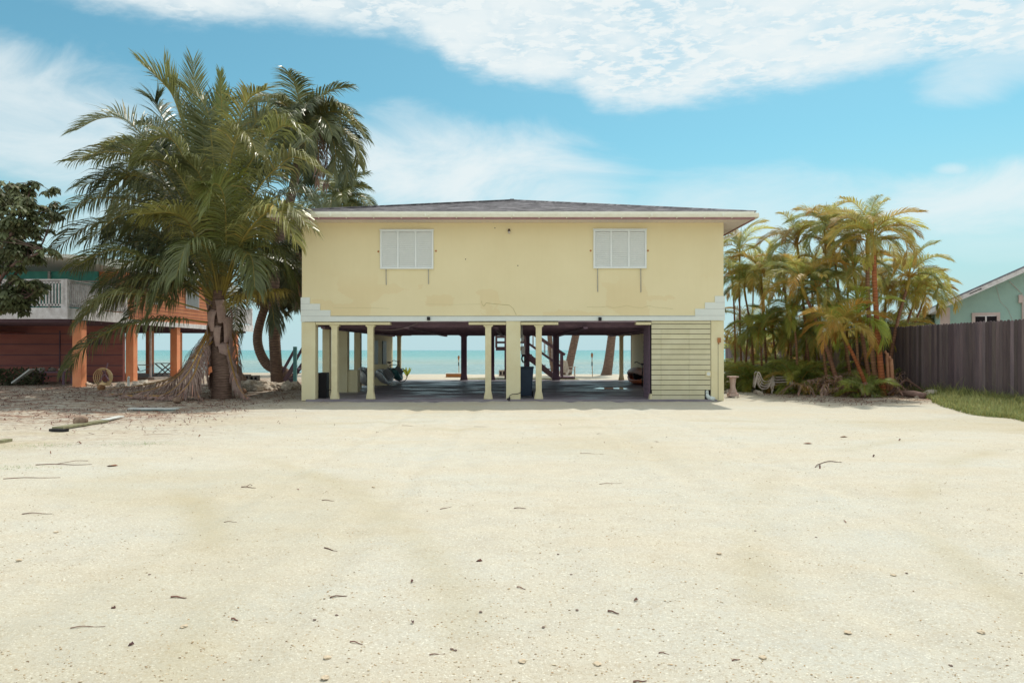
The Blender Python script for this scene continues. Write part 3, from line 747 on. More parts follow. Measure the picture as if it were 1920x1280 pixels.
# ================================================================ beach side
def torch(label, px, py0, py1, Y):
    t = thing('tiki_torch', label, 'torch', (X(px,Y), Y, 0), 'tiki torches on the beach')
    x = X(px,Y); zt = Z(py1,Y); b = MB(); b.tube([(x+.03,Y,-.2),(x,Y,zt-.3)], .026, 8); b.build('pole','bamboo',t)
    b = MB(); b.lathe([(.03,-.32),(.06,-.22),(.075,-.1),(.06,-.06)], (x,Y,zt), 12); b.build('torch_head','rust',t)
    b = MB(); b.lathe([(.04,-.058),(.045,-.03),(.015,-.01),(.015,0)], (x,Y,zt), 10); b.build('burner','black',t)
    b = MB(); b.tube([(x,Y,zt*.45),(x,Y,zt*.45+.25)], .036, 8); b.build('clip','black',t)
torch('bamboo torch on the sand between the two bare palm trunks', 1110, 707, 661, 42)
torch('bamboo torch seen just left of the thick dark back post', 860, 701, 666, 46)

def adirondack(label, loc, rz, m='resin', nm='beach_chair'):
    t = thing(nm, label, 'chair', (0,0,0))
    b = MB()
    for i in range(6): b.box(-.28,.28,-.35+i*.1,-.26+i*.1,.38-i*.03,.40-i*.03)
    b.build('seat', m, t)
    b = MB()
    for i in range(5):
        x = -.24+i*.12; b.obox((x,.38,.65), V((1,0,0)), V((0,.93,-.36)).normalized(), V((0,.36,.93)).normalized(), .052, .012, .42-.03*abs(i-2))
    b.bar((-.3,.33,.5),(.3,.33,.5),.03,.06); b.build('backrest', m, t)
    for s in (-1,1):
        b = MB(); b.box(s*.34-.06, s*.34+.06, -.45,.3,.58,.61); b.build('armrest', m, t)
        b = MB(); b.box(s*.31-.03, s*.31+.03, -.4,-.32,0,.58); b.build('leg', m, t)
        b = MB(); b.bar((s*.31,.3,.42),(s*.31,.62,0),.05,.09); b.build('leg', m, t)
    t.location = loc; t.rotation_euler = (0,0,rz); return t
adirondack('white slatted beach chair beside the bottom of the dark stairs', (X(1064,43), 43, 0), 2.5)
adirondack('grey slatted chair on the pad beneath the orange house', (-17.2*1.16, 37, .25), 2.2, 'grey', 'patio_chair')
t = thing('patio_table', 'small grey table on the pad beneath the orange house', 'table', (-19.2,37.8,.22))
b = MB()
for i in range(6): b.box(-19.7+i*.17,-19.7+i*.17+.15,37.4,38.2,.9,.93)
b.build('tabletop','grey',t)
for s in (-1,1):
    b = MB(); b.bar((-19.2+s*.4,37.5,.22),(-19.2-s*.4,37.5,.9),.05,.05); b.build('leg','grey',t)
    b = MB(); b.bar((-19.2+s*.4,38.1,.22),(-19.2-s*.4,38.1,.9),.05,.05); b.build('leg','grey',t)

def breeze(label, loc, sx, sy, sz, m='conc', group=None, holes=True, nm='concrete_block'):
    b = MB(); b.box(-sx/2,sx/2,-sy/2,sy/2,0,sz)
    if holes:
        for s in (-1,1): b.box(s*sx*.22-sx*.14, s*sx*.22+sx*.14, -sy/2-.004, -sy/2+.02, sz*.22, sz*.78, 1)
    o = b.build(nm, [m,'dark'], bevel=.01); o.location = loc; tag(o, label, 'block', group); return o
breeze('pale patterned concrete block on the beach left of the central pillar', (X(942,43),43,.0), .45,.3,.4, holes=True)
b = MB(); Y = 41.5; b.box(X(836,Y),X(866,Y),Y,Y+.5,0,.2); b.box(X(836,Y)-.03,X(866,Y)+.03,Y-.03,Y+.53,.202,.24,1)
tag(b.build('sand_box',['rust','wplank'],org=(X(850,Y),Y,0)), 'low brown box with a pale lid on the beach', 'box')
# sprout
t = thing('coconut_seedling','tiny coconut seedling sprouting on the beach','plant',(X(763,42),42,0))
b = MB()
for i in range(7):
    a = i*.9; d = V((math.cos(a)*.5, math.sin(a)*.3, 1)).normalized(); p = V((X(763,42),42,0)); b.tint(1,1,.7)
    w = V((.06,0,0)); b.add([p-w*.2,p+w*.2,p+d*.35+w,p+d*.35-w,p+d*.65],[(0,1,2,3),(3,2,4)])
b.build('leaves','greenplant',t)

# ================================================================ PALMS
def bez(pts, n):
    """Catmull-Rom through points, n+1 samples"""
    p = [V(q) for q in pts]; p = [p[0]*2-p[1]]+p+[p[-1]*2-p[-2]]; segs = len(p)-3; out = []
    for i in range(n+1):
        t = i/n*segs; s = min(int(t), segs-1); u = t-s; a, b_, c_, d = p[s:s+4]
        out.append(.5*((2*b_)+(c_-a)*u+(2*a-5*b_+4*c_-d)*u*u+(3*b_-a-3*c_+d)*u*u*u))
    return out
def frond(mb, ctrl, ll=.95, n=64, w=.05, g=.35, rr=.03, tint=(1,1,1), start=.16, roll=0., vee=.25, rtint=(1,1,1), leaf=0, rach=1, dead=0., rnd=R, tiptint=None, fwd=.5):
    N = 24; c = bez(ctrl, N)
    mb.tint(*rtint); mb.tube(c, [rr*(1-.85*i/N)+.002 for i in range(N+1)], 5, rach, False)
    L = sum((c[i+1]-c[i]).length for i in range(N))
    for i in range(n):
        s = start+(1-start)*(i+.5)/n
        q = s*N; k = min(int(q), N-1); p = c[k].lerp(c[k+1], q-k)
        T = (c[min(k+1,N)]-c[max(k-1,0)]).normalized()
        S0 = T.cross(V((0,0,1)))
        if S0.length < .25: S0 = S0+V((.3,.1,0))
        S0.normalize()
        S0 = Matrix.Rotation(roll, 3, T) @ S0
        Nn = S0.cross(T)
        u = (s-start)/(1-start)
        prof = (min(1, .35+u*4.5))*(1-.5*max(0,(u-.5)/.5)**1.6)
        for sd in (-1, 1):
            if rnd.random() < .02+dead*.2: continue
            l = ll*prof*rnd.uniform(.86, 1.08)
            f = fwd+.75*u+rnd.uniform(-.09,.09)
            d = (S0*sd*math.cos(f)+T*math.sin(f)+Nn*(vee+rnd.uniform(-.12,.12))).normalized()
            gg = g*rnd.uniform(.7,1.35)
            ww = (T-d*T.dot(d)); ww.normalize()
            ww = (ww+Nn*rnd.uniform(-.45,.45)).normalized()*w*.5*(.75+.25*prof)
            k0 = rnd.uniform(.8,1.15); tt = tint
            if tiptint: m_ = max(0, min(1, u*1.15-.1+rnd.uniform(-.12,.12))); tt = tuple(tint[e]*(1-m_)+tiptint[e]*m_ for e in range(3))
            if rnd.random() < .05: tt = (tt[0]*1.5, tt[1]*1.15, tt[2])
            mb.tint(tt[0]*k0, tt[1]*k0, tt[2]*k0)
            a = p; vs = [a-ww*.6, a+ww*.6]
            for sg in range(3):
                a = a+d*(l/3.2)
                d = (d+V((0,0,-1))*gg*(1+.35*sg)+(V((rnd.uniform(-1,1),rnd.uniform(-1,1),rnd.uniform(-1,1)))*dead*.35 if dead else V())).normalized()
                kk = (1.,.85,.0)[sg]
                if sg < 2: vs += [a-ww*kk, a+ww*kk]
                else: vs.append(a+d*l*.06)
            mb.add(vs, [(0,1,3,2),(2,3,5,4),(4,5,6)], leaf)

def ring_trunk(path, r0, r1, step=.11, seed=0, swell=1.35, tone=(1,1,1)):
    b = MB(); c0 = bez(path, 40); L = sum((c0[i+1]-c0[i]).length for i in range(40)); n = int(L/step)
    c = bez(path, n*2); rad = []
    for i in range(n*2+1):
        t = i/(n*2); r = r0*(1-t)+r1*t; r *= 1+(swell-1)*math.exp(-t*L/.35)
        r *= (1.05 if i % 2 else .965)*(1+.03*noise.noise(V((i*.7, seed, 0)))); rad.append(r)
    o = len(b.v); b.tint(*tone); b.tube(c, rad, 14)
    # ring tint: alternate scars
    for i in range(n*2+1):
        k = (.66 if i % 2 == 0 else 1.08)*(1+.18*noise.noise(V((i*.9, seed+4, 2))))
        for j in range(14): b.t[o+i*14+j] = (tone[0]*k, tone[1]*k, tone[2]*k)
    return b

GREEN = (1,1,1); YG = (2.0,1.75,1.05); DG = (.62,.72,.8)  # tints carry painted light: front fronds brighter, inner ones darker, plus leaf variation
# ---- front palm (foreground left)
YA = 23.7
A = thing('coconut_palm', 'big low coconut palm with shaggy trunk in front, its fronds reaching almost to the sand', 'palm tree', GP(415,745))
base = GP(416,747); crownA = P(412,545,YA)
b = ring_trunk([base-V((0,0,.2)), base+V((-.02,0,.9)), P(408,650,YA), P(408,600,YA), crownA], .29, .2, .07, 1, 1.4, (.85,.8,.78)); b.build('trunk','ptrunk',A,smooth=True)
def shift(p, d): return V(p)
def fA(pts, dy, **k):
    """pts in picture coords; dy = depth offset of each point from palm centre"""
    return [P(x, y, YA+d) for (x, y), d in zip(pts, dy)], k
cr = MB()
listA = [
 ([(405,548),(360,430),(325,400),(262,402)], (0,-1.0,-1.6,-2.0), dict(tint=YG, ll=.95, g=.5, roll=.3)),
 ([(408,545),(372,400),(320,310),(265,300)], (0,-.6,-1.2,-1.5), dict(tint=(1.25,1.2,.8), ll=1.0, g=.45, roll=-.2)),
 ([(418,545),(424,470),(420,370),(400,345),(388,392)], (0,-1,-1.6,-2.2,-2.6), dict(tint=(1.2,1.25,.7), ll=.85, g=.4, roll=.6)),
 ([(415,540),(428,420),(440,340),(455,308)], (0,-.5,-.6,-.4), dict(tint=(1.7,1.6,.6), ll=.8, g=.3)),
 ([(400,560),(300,500),(215,468),(140,500)], (0,-.8,-1.0,-.8), dict(tint=(1.1,1.1,.8), ll=1.05, g=.6)),
 ([(400,550),(290,440),(180,420),(98,470)], (0,.2,.2,.2), dict(ll=1.1, g=.7)),
 ([(400,548),(300,400),(180,372),(98,420)], (0,.8,.8,.8), dict(tint=(1.15,1.1,.8), ll=1.0, g=.7)),
 ([(400,548),(340,380),(255,330),(210,352)], (0,.4,.3,0), dict(tint=(1.2,1.1,.8), ll=1.0, g=.6)),
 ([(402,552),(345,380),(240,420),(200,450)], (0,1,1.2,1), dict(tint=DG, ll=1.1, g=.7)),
 ([(395,585),(270,552),(195,560),(150,600)], (0,-1.2,-1.7,-2.0), dict(tint=(1.15,1.05,.8), ll=1.15, g=.85)),
 ([(395,605),(320,598),(230,612),(165,645),(128,690)], (0,-1,-1.5,-1.6,-1.6), dict(tint=(.95,.95,.8), ll=1.0, g=.9)),
 ([(422,578),(470,555),(530,545)], (0,-.6,-1.0), dict(tint=(2.1,1.5,.8), ll=.9, g=.8)),
 ([(420,560),(455,440),(505,390),(545,430)], (0,-1,-1.6,-2.0), dict(tint=(1.25,1.2,.8), ll=1.0, g=.5, roll=-.3)),
 ([(420,548),(450,350),(500,265),(535,235),(568,256)], (0,-.6,-.8,-1,-1.1), dict(tint=(1.2,1.2,.7), ll=1.0, g=.5)),
 ([(420,548),(470,380),(530,305),(565,298),(610,325)], (0,-.9,-1.3,-1.4,-1.3), dict(tint=(1.3,1.2,.8), ll=1.05, g=.6)),
 ([(418,545),(430,330),(445,240),(465,187),(498,168)], (0,0,-.3,-.6,-1), dict(tint=(1.5,1.35,.8), ll=.95, g=.25, roll=.3)),
 ([(418,545),(425,360),(440,270),(460,250),(485,290)], (0,-.7,-1.2,-1.6,-2), dict(tint=(1.35,1.2,.85), ll=.9, g=.5)),
 ([(416,545),(418,350),(416,220),(413,135)], (0,.5,.5,.3), dict(tint=(1.2,1.3,.7), ll=.45, g=.0, w=.04, vee=.1, fwd=.9)),
 ([(416,545),(400,370),(370,240),(362,117)], (0,.9,1.2,1.2), dict(tint=(1.1,1.1,.8), ll=.95, g=.1, fwd=.7)),
 ([(412,545),(380,350),(340,220),(308,122)], (0,.9,1,.7), dict(tint=(1.2,1.2,.7), ll=1.0, g=.1, fwd=.7)),
 ([(410,545),(370,340),(332,200),(305,155),(266,120)], (0,.2,0,-.3,-.5), dict(tint=(1.15,1.15,.75), ll=.9, g=.2, fwd=.6)),
 ([(410,548),(350,360),(295,290),(240,228),(190,222),(142,245)], (0,.3,.1,-.2,-.3,-.3), dict(tint=(1.0,1.0,.9), ll=.95, g=.15, rtint=(.9,1.0,1.4), roll=-.5)),
 ([(408,550),(340,370),(280,300),(200,285),(134,303)], (0,-.2,-.4,-.5,-.5), dict(tint=(1.1,1.05,.85), ll=.85, g=.35)),
 ([(410,548),(370,370),(330,270),(290,262),(262,300)], (0,-.6,-1,-1.2,-1.2), dict(tint=(1.2,1.15,.8), ll=.9, g=.5)),
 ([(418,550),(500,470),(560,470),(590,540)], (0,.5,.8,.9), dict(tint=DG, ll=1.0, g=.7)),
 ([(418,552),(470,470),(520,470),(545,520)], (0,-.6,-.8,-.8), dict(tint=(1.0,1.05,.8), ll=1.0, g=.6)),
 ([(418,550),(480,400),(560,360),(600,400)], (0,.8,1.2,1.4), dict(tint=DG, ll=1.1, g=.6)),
 ([(410,560),(390,470),(352,460),(330,520)], (0,-1.4,-2.2,-2.6), dict(tint=(1,1.05,.8), ll=1.0, g=.7)),
 ([(415,560),(440,480),(470,480),(478,540)], (0,-1.2,-2,-2.4), dict(tint=(.95,1,.8), ll=.95, g=.7)),
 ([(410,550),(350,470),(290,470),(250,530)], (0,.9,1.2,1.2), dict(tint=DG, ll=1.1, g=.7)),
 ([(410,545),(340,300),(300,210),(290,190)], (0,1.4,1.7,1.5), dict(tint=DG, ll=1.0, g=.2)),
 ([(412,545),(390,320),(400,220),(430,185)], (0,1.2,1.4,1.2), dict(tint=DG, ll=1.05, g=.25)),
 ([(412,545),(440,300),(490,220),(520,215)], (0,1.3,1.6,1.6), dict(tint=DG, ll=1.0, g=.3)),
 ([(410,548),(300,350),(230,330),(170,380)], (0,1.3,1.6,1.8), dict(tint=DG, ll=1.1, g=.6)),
 ([(410,548),(335,330),(300,280),(330,250)], (0,.4,.6,1.2), dict(tint=DG, ll=1.1, g=.3)),
 ([(412,545),(385,390),(375,330),(350,300)], (0,-.5,-1.0,-1.4), dict(tint=(1,1,.8), ll=1.0, g=.45)),
 ([(412,545),(410,420),(385,300),(378,230)], (0,.2,.3,.2), dict(tint=(.95,1,.8), ll=1.1, g=.3)),
 ([(412,545),(445,420),(480,330),(520,330)], (0,.2,.3,.2), dict(tint=(.9,.95,.8), ll=1.1, g=.5)),
 ([(400,560),(330,500),(250,490),(185,540)], (0,-.6,-.8,-.8), dict(tint=(.95,1,.85), ll=1.0, g=.8)),
 ([(400,560),(330,470),(240,455),(150,505)], (0,.3,.3,.2), dict(tint=DG, ll=1.05, g=.8)),
 ([(400,575),(330,530),(260,525),(200,580)], (0,-.4,-.6,-.6), dict(tint=(1.1,1.05,.85), ll=1.0, g=.9)),
 ([(400,550),(330,430),(240,400),(165,450)], (0,-.8,-1,-1), dict(tint=(1.05,1,.85), ll=1.05, g=.7)),
 ([(400,560),(360,520),(310,520),(280,590)], (0,-1,-1.6,-1.8), dict(tint=(.95,1,.85), ll=.9, g=.9)),
 ([(405,550),(300,370),(225,330),(150,350)], (0,.9,1.1,1.2), dict(tint=DG, ll=1.05, g=.5)),
 ([(400,565),(320,520),(240,530),(165,590)], (0,.5,.6,.5), dict(tint=DG, ll=1.05, g=.9)),
 ([(400,555),(345,440),(290,400),(240,440)], (0,-.2,-.3,-.3), dict(tint=(1,1,.85), ll=1.05, g=.7)),
 ([(420,555),(470,430),(532,385),(578,425)], (0,-1.4,-2.3,-2.8), dict(tint=(1.5,1.35,.85), ll=.95, g=.5)),
 ([(420,555),(455,450),(505,395),(532,405),(556,455)], (0,-1.6,-2.6,-3.0,-3.2), dict(tint=(1.8,1.6,1.0), ll=.85, g=.6)),
 ([(420,560),(480,505),(525,500),(552,560)], (0,0,0,0), dict(tint=(.9,.95,.85), ll=1.0, g=.8)),
 ([(420,560),(470,540),(505,560),(515,610)], (0,.6,.8,.9), dict(tint=DG, ll=.9, g=.9)),
 ([(418,552),(400,300),(385,200),(335,160)], (0,.3,.2,.1), dict(tint=(1.1,1.1,.85), ll=1.05, g=.2)),
 ([(418,552),(450,330),(480,230),(540,215)], (0,.5,.6,.6), dict(tint=(1.0,1.0,.85), ll=1.05, g=.4)),
 ([(402,560),(350,490),(300,480),(262,545)], (0,.9,1.3,1.4), dict(tint=DG, ll=1.1, g=.9)),
 ([(402,560),(360,500),(330,490),(312,560)], (0,.2,.2,.1), dict(tint=(1,1.05,.85), ll=1.1, g=.9)),
 ([(404,560),(365,480),(300,440),(225,480)], (0,1.4,1.8,2.0), dict(tint=(.8,.9,.85), ll=1.15, g=.8)),
 ([(402,565),(350,530),(290,545),(235,600)], (0,.9,1.2,1.2), dict(tint=(.8,.85,.8), ll=1.05, g=.9)),
 ([(412,552),(300,330),(240,290),(180,300)], (0,.6,.8,.9), dict(tint=(.9,.95,.85), ll=1.05, g=.4)),
]
rr = random.Random(3)
for pts, dy, k in listA:
    c, _ = fA(pts, dy)
    frond(cr, c, **{**dict(n=84, w=.046, rr=.028, rnd=rr, start=.15, fwd=.27, rtint=(.75,.85,.8)), **{**k, 'll': k['ll']*1.34, 'fwd': min(k.get('fwd',.3),.45), 'g': k['g']*.95}})
for i in range(7):
    az = i*2.399; u = i/7; el = 1.3-1.15*u+rr.uniform(-.1,.1); h = V((math.cos(az), (abs(math.sin(az))*.8 if u > .45 else math.sin(az)*.8)+.15, 0)); p = crownA+V((0,.15,.1)); pts = [p]; e = el; L = rr.uniform(4.4,6.6)*(1-.2*u)
    for q in range(4):
        p = p+(h*math.cos(e)+V((0,0,math.sin(e))))*L/4; pts.append(p); e -= (.2+.26*u)*rr.uniform(.8,1.3)
    frond(cr, pts, ll=1.25, n=84, w=.044, g=.35+.35*u, rr=.026, rnd=rr, start=.2, fwd=.3, rtint=(.7,.8,.75), roll=rr.uniform(-.6,.6), tint=rr.choice([(1,1,.9),(.6,.68,.72),(1.5,1.35,.85),(.75,.8,.8)]))
cr.build('crown', ['leaf','rach'], A)
# dead fronds slumped to the sand
for pts, dy, ll in (
   ([(392,618),(368,660),(340,700),(290,728),(205,742)], (0,-.6,-.9,-1.2,-1.2), .8),
   ([(394,622),(372,660),(352,700),(310,738),(235,755)], (0,-1,-1.5,-1.8,-2.0), .75),
   ([(396,625),(376,668),(362,705),(340,735),(300,758)], (0,-1.1,-1.6,-2,-2.3), .65),
   ([(398,640),(380,660),(368,700),(370,735),(378,764)], (-.2,-.9,-1.2,-1.6,-2.1), .4),
   ([(394,610),(372,650),(345,692),(300,716),(180,732)], (0,-.1,-.2,-.3,-.4), .8),
   ([(396,612),(376,645),(352,680),(320,708),(250,724)], (0,.4,.6,.7,.8), .8),
   ([(396,640),(375,690),(350,722),(305,745),(255,758)], (0,-.8,-1.3,-1.7,-2.0), .6),
   ([(424,640),(436,690),(446,722),(466,752)], (-.1,-.4,-.9,-1.2), .35),
   ([(426,600),(440,640),(446,690),(440,730)], (.1,.6,.9,1.0), .5)):
    d = MB(); c, _ = fA(pts, dy)
    frond(d, c, ll=ll*1.3, n=80, w=.026, g=1.3, rr=.035, tint=(1,1,1), dead=1.0, vee=-.1, start=.1, rnd=rr, rtint=(.9,.75,.9), fwd=.7)
    d.v = [(p[0], p[1], max(p[2], gh(p[0], p[1])+.015+.14*rr.random()**2)) for p in d.v]
    d.build('dead_frond', ['dry','rach'], A)
# peeling sheaths round the trunk
for i in range(24):
    a = i*2.4+.3; z0 = .55+2.7*i/24; d = V((math.cos(a), math.sin(a), 0)); s = V((-math.sin(a), math.cos(a), 0))
    c = V((crownA.x+(.06 if z0 < 1.4 else 0), YA, z0)); b = MB(); fl = 1.15 if z0 < 1.1 else 1.; b.tint(*[rr.uniform(.85,1.35)]*3); L = rr.uniform(.45,.9); wv = rr.uniform(.09,.17)
    row = []
    for q, (o, z, wm) in enumerate(((.2,.22,1.2),(.3,.18,1.3),(.37,-.02,1.1),(.36,-L*.5,.9),(.31,-L,.6))):
        for e in (-1,-.3,.3,1):
            row.append(c+d*(o*fl+(.03 if abs(e) < .5 else 0))+s*e*wv*wm+V((0,0,z+rr.uniform(-.03,.03))))
    b.add(row, [(q*4+e, q*4+e+1, (q+1)*4+e+1, (q+1)*4+e) for q in range(4) for e in range(3)])
    o = b.build('leaf_sheath', 'dry', A); sm = o.modifiers.new('thick','SOLIDIFY'); sm.thickness = .025

# ---- generic coconut palm
def coco(label, path, r0, r1, nf, L, seed, tones, dead=0, ll=.95, name='coconut_palm', elmin=-.5, nleaf=52, trunk_tone=(1,1,1), az_list=None):
    rn = random.Random(seed); t = thing(name, label, 'palm tree', path[0], 'coconut palms around the yellow house')
    b = ring_trunk(path, r0, r1, .12, seed, tone=trunk_tone); b.build('trunk','ptrunk',t,smooth=True)
    c = MB(); top = V(path[-1])
    for i in range(nf):
        az = i*2.399+rn.uniform(-.25,.25); u = (i+.5)/nf; el = 1.35-(1.35-elmin)*u**.85+rn.uniform(-.1,.1)
        l = L*rn.uniform(.85,1.08)*(.8+.2*u); h = V((math.cos(az), math.sin(az), 0))
        p = top.copy(); pts = [p]; e = el; curl = .38+.22*u
        for q in range(4):
            p = p+(h*math.cos(e)+V((0,0,math.sin(e))))*l/4; pts.append(p); e -= curl*rn.uniform(.8,1.2)
        tn = rn.choice(tones)
        frond(c, pts, ll=ll*1.1, n=int(nleaf*1.45), w=.052, g=.3+.35*u, rr=.028, tint=tn, rnd=rn, roll=rn.uniform(-.5,.5), fwd=.32, rtint=(.8,.85,.8))
    c.build('crown', ['leaf','rach'], t)
    for i in range(dead):
        az = rn.uniform(0, 2*PI); h = V((math.cos(az), math.sin(az), 0)); d = MB()
        frond(d, [top, top+h*.8+V((0,0,-.1)), top+h*1.3+V((0,0,-1.2)), top+h*1.2+V((0,0,-2.6))], ll=.8, n=36, w=.05, g=.8, tint=(.9,.85,.8), dead=.4, rnd=rn, rtint=(.8,.7,.8))
        d.build('dead_frond', ['dry','rach'], t)
    return t
TN = [(1,1,.9),(1.4,1.25,.85),(.62,.7,.72),(.85,.9,.8)]
def gp(px, Y, z=None): x = X(px, Y); return V((x, Y, gh(x, Y) if z is None else z))
coco('tall straight coconut palm with ringed trunk standing among the pale rocks', [gp(521,30.5)-V((0,0,.2)), P(518,690,30.5), P(514,600,30.5), P(518,480,30.5), P(548,360,30.5), P(568,246,30.5)], .28, .17, 30, 3.7, 11, TN, 2, elmin=-.1, ll=1.15)
coco('coconut palm with a trunk bent like a hook beside the straight one', [gp(551,33)-V((0,0,.2)), P(535,700,33), P(500,682,33), P(483,640,33), P(492,590,33), P(520,520,33), P(535,470,33)], .27, .16, 30, 3.6, 12, [(.8,.85,.8),(.9,.9,.8)], 4, elmin=-1.2)
coco('short leaning coconut palm whose base leans right of the shaggy trunk', [gp(464,28.6)-V((0,0,.2)), P(440,700,28.6), P(418,660,28.8), P(395,560,29), P(370,430,29.2), P(352,345,29.4)], .3, .17, 36, 4.9, 13, TN, 1)
coco('coconut palm whose crown shows just above the left end of the roof', [gp(628,45), P(632,600,45), P(634,480,45), P(637,378,45)], .2, .15, 28, 3.6, 14, [(1,1,.7),(1.2,1.15,.7),(.85,.9,.8)], 0)
coco('leaning beach palm behind the garage, left of the two bare trunks', [gp(1063,45)-V((0,0,.2)), P(1066,690,45), P(1077,640,45), P(1092,570,45), P(1108,480,45.5), P(1116,430,46)], .3, .17, 12, 2.0, 15, TN, 0, nleaf=30)
coco('slim beach palm behind the stairs seen through the railing', [gp(1040,44)-V((0,0,.1)), P(1034,670,44), P(1030,620,44), P(1022,520,44), P(1018,440,44)], .18, .13, 12, 2.0, 16, TN, 0, nleaf=30)
coco('beach palm with flared base behind the garage, nearest the kayaks', [gp(1136,45)-V((0,0,.2)), P(1141,680,45), P(1146,640,45), P(1153,580,45), P(1160,500,45), P(1163,440,45)], .34, .17, 12, 2.0, 17, TN, 0, nleaf=30)
coco('small palm standing beyond the picket fence near the mint house', [gp(1727,33), P(1728,650,33), P(1727,606,33)], .14, .11, 12, 1.6, 18, [(1.2,1.1,.7)], 0, ll=.6, nleaf=30)

# ---- areca palms
AT = [((1.1,1.15,.8),(1.15,.75,.45)), ((.6,.75,.65),(1.2,.95,.6)), ((1.15,.85,.5),(1.05,.6,.35)), ((.5,.66,.6),(.8,.8,.6)), ((1.45,1.5,.9),(1.4,1.25,.8)), ((.7,.62,.6),(.9,.55,.42))]
def areca(label, bpx, by, tpx, tpy, dY=0, nf=9, L=1.9, seed=0, r=.06, bend=0, tones=None, tone=(1,1,1), mats=('aleaf','rach')):
    rn = random.Random(seed); Y = by; t = thing('areca_palm', label, 'palm tree', gp(bpx, Y), 'feathery areca palms beside the fence')
    p0 = gp(bpx, Y)-V((0,0,.1)); p3 = P(tpx, tpy+(14 if tpy > 490 else -4), Y+dY); m = p0.lerp(p3, .5)+V((bend, 0, 0))
    H_ = (p3-p0).length
    if H_ > 1.2:
        b = ring_trunk([p0, p0.lerp(m, .5)+V((bend*.2,0,0)), m, m.lerp(p3,.5)+V((bend*.3,0,0)), p3], r, r*.7, .10, seed, 1.3, tone); b.build('trunk','atrunk',t,smooth=True)
        b = MB(); b.tint(1,1.05,.8); d = (p3-m).normalized(); b.tube([p3-d*.1, p3+d*.25, p3+d*.6], [r*.72, r*.9, r*.4], 10); b.build('crownshaft','rach',t,smooth=True); top = p3+d*.45
    else:
        top = p0+V((0,0,.12))
        b = MB(); b.tube([p0, top], [.05,.04], 8); b.build('trunk','atrunk',t)
    nf = int(nf*1.35); c = MB()
    for i in range(nf):
        az = i*2.399+rn.uniform(-.4,.4)+seed; u = (i+.5)/nf; el = 1.38-1.2*u+rn.uniform(-.15,.15)
        l = L*rn.uniform(.8,1.12); h = V((math.cos(az), math.sin(az), 0)); p = top.copy(); pts = [p]; e = el
        for q in range(4):
            p = p+(h*math.cos(e)+V((0,0,math.sin(e))))*l/4; pts.append(p); e -= (.38+.25*u)*rn.uniform(.75,1.3)
        a, z = rn.choice(tones or AT)
        frond(c, pts, ll=.54*rn.uniform(.85,1.2), n=62, w=.021, g=.3+.3*u, rr=.016, tint=a, tiptint=z, rnd=rn, roll=rn.uniform(-.3,.3), start=.2, rtint=(1.1,1.0,.8), vee=.35)
    # spear leaf
    if H_ > 3: c.tint(.6,.75,.4); c.tube([top, top+V((.03,0,.5)), top+V((.08,0,1.05))], [.02,.03,.003], 5, 0)
    c.build('crown', list(mats), t); return t
GT = [((.6,.8,.55),(.85,.9,.5)), ((.8,1,.6),(1,.95,.5)), ((.5,.65,.5),(.7,.75,.5))]
OR = (1.15,.72,.5)
areca('tallest areca palm with orange ringed trunk at the right of the clump', 1657, 23.2, 1638, 478, 0, 12, 2.0, 1, .10, -.05, [((1.15,1.15,.7),(1.1,.85,.5)), ((1.15,.85,.5),(1.05,.65,.4)), ((1,1,.7),(1.1,.75,.45))], OR)
areca('areca palm with grey trunk just left of the tallest orange one', 1647, 23.5, 1627, 480, .2, 11, 2.0, 2, .085, -.12)
areca('areca palm with slim trunk crossing behind the two tall ones', 1637, 23.9, 1604, 515, .5, 10, 1.8, 3, .075, -.05, None, (.9,.85,.9))
areca('areca palm leaning far left from the middle of the clump', 1577, 24.5, 1512, 545, .2, 10, 1.8, 4, .08, .1, AT[:4], (.85,.8,.9))
areca('short areca palm with rusty orange fronds over an orange stem', 1632, 23.4, 1588, 628, -.4, 9, 1.5, 5, .07, .05, [((1.1,1.0,.6),(1.1,.62,.35)), ((1.2,.9,.5),(1.1,.55,.3))], OR)
areca('areca palm leaning right in front of the fence', 1662, 24.6, 1700, 528, .5, 11, 1.8, 6, .07, -.12, AT[1:], (.7,.65,.7))
areca('lower right leaning areca palm with yellow fronds above the fence', 1668, 25.2, 1712, 560, .6, 11, 1.7, 7, .06, -.1, [((1.1,1.1,.6),(1.1,.9,.5)), ((1.0,1.05,.6),(1.1,.8,.45))], (.7,.65,.7))
areca('straight tall areca palm in the centre of the clump', 1600, 25.5, 1563, 462, 0, 9, 1.7, 8, .06, -.05)
areca('thin tall areca palm left of the central one', 1561, 26.3, 1547, 455, 0, 8, 1.7, 9, .055, .02, AT[:3])
areca('areca palm with upright dark spear leaf on the left shoulder of the clump', 1520, 26.8, 1497, 485, 0, 11, 1.9, 10, .06, .03, AT)
areca('areca palm with drooping golden fronds nearest the stacked loungers', 1487, 27.5, 1470, 520, 0, 11, 1.8, 11, .055, .05, [((1.15,1.0,.5),(1.1,.75,.4)), AT[0], AT[1]])
areca('thin areca palm closest to the corner of the yellow house', 1378, 31, 1374, 520, 0, 8, 1.6, 12, .05, .05, AT[:2])
areca('tall pale feathered areca palm beside the corner of the yellow house', 1392, 30, 1387, 490, 0, 9, 1.9, 13, .05, -.05)
areca('areca palm leaning left towards the yellow house', 1412, 29, 1398, 545, 0, 9, 1.7, 14, .055, .12, GT+AT[:2])
areca('areca palm with dense dark crown on the left of the clump', 1440, 28.5, 1428, 520, 0, 10, 1.7, 15, .055, 0, AT[:4])
areca('pale green areca palm with crown at mid height in the clump', 1553, 24.9, 1535, 555, -.3, 9, 1.7, 16, .055, 0, [((1,1.1,.8),(1.1,1.1,.7)), AT[1]])
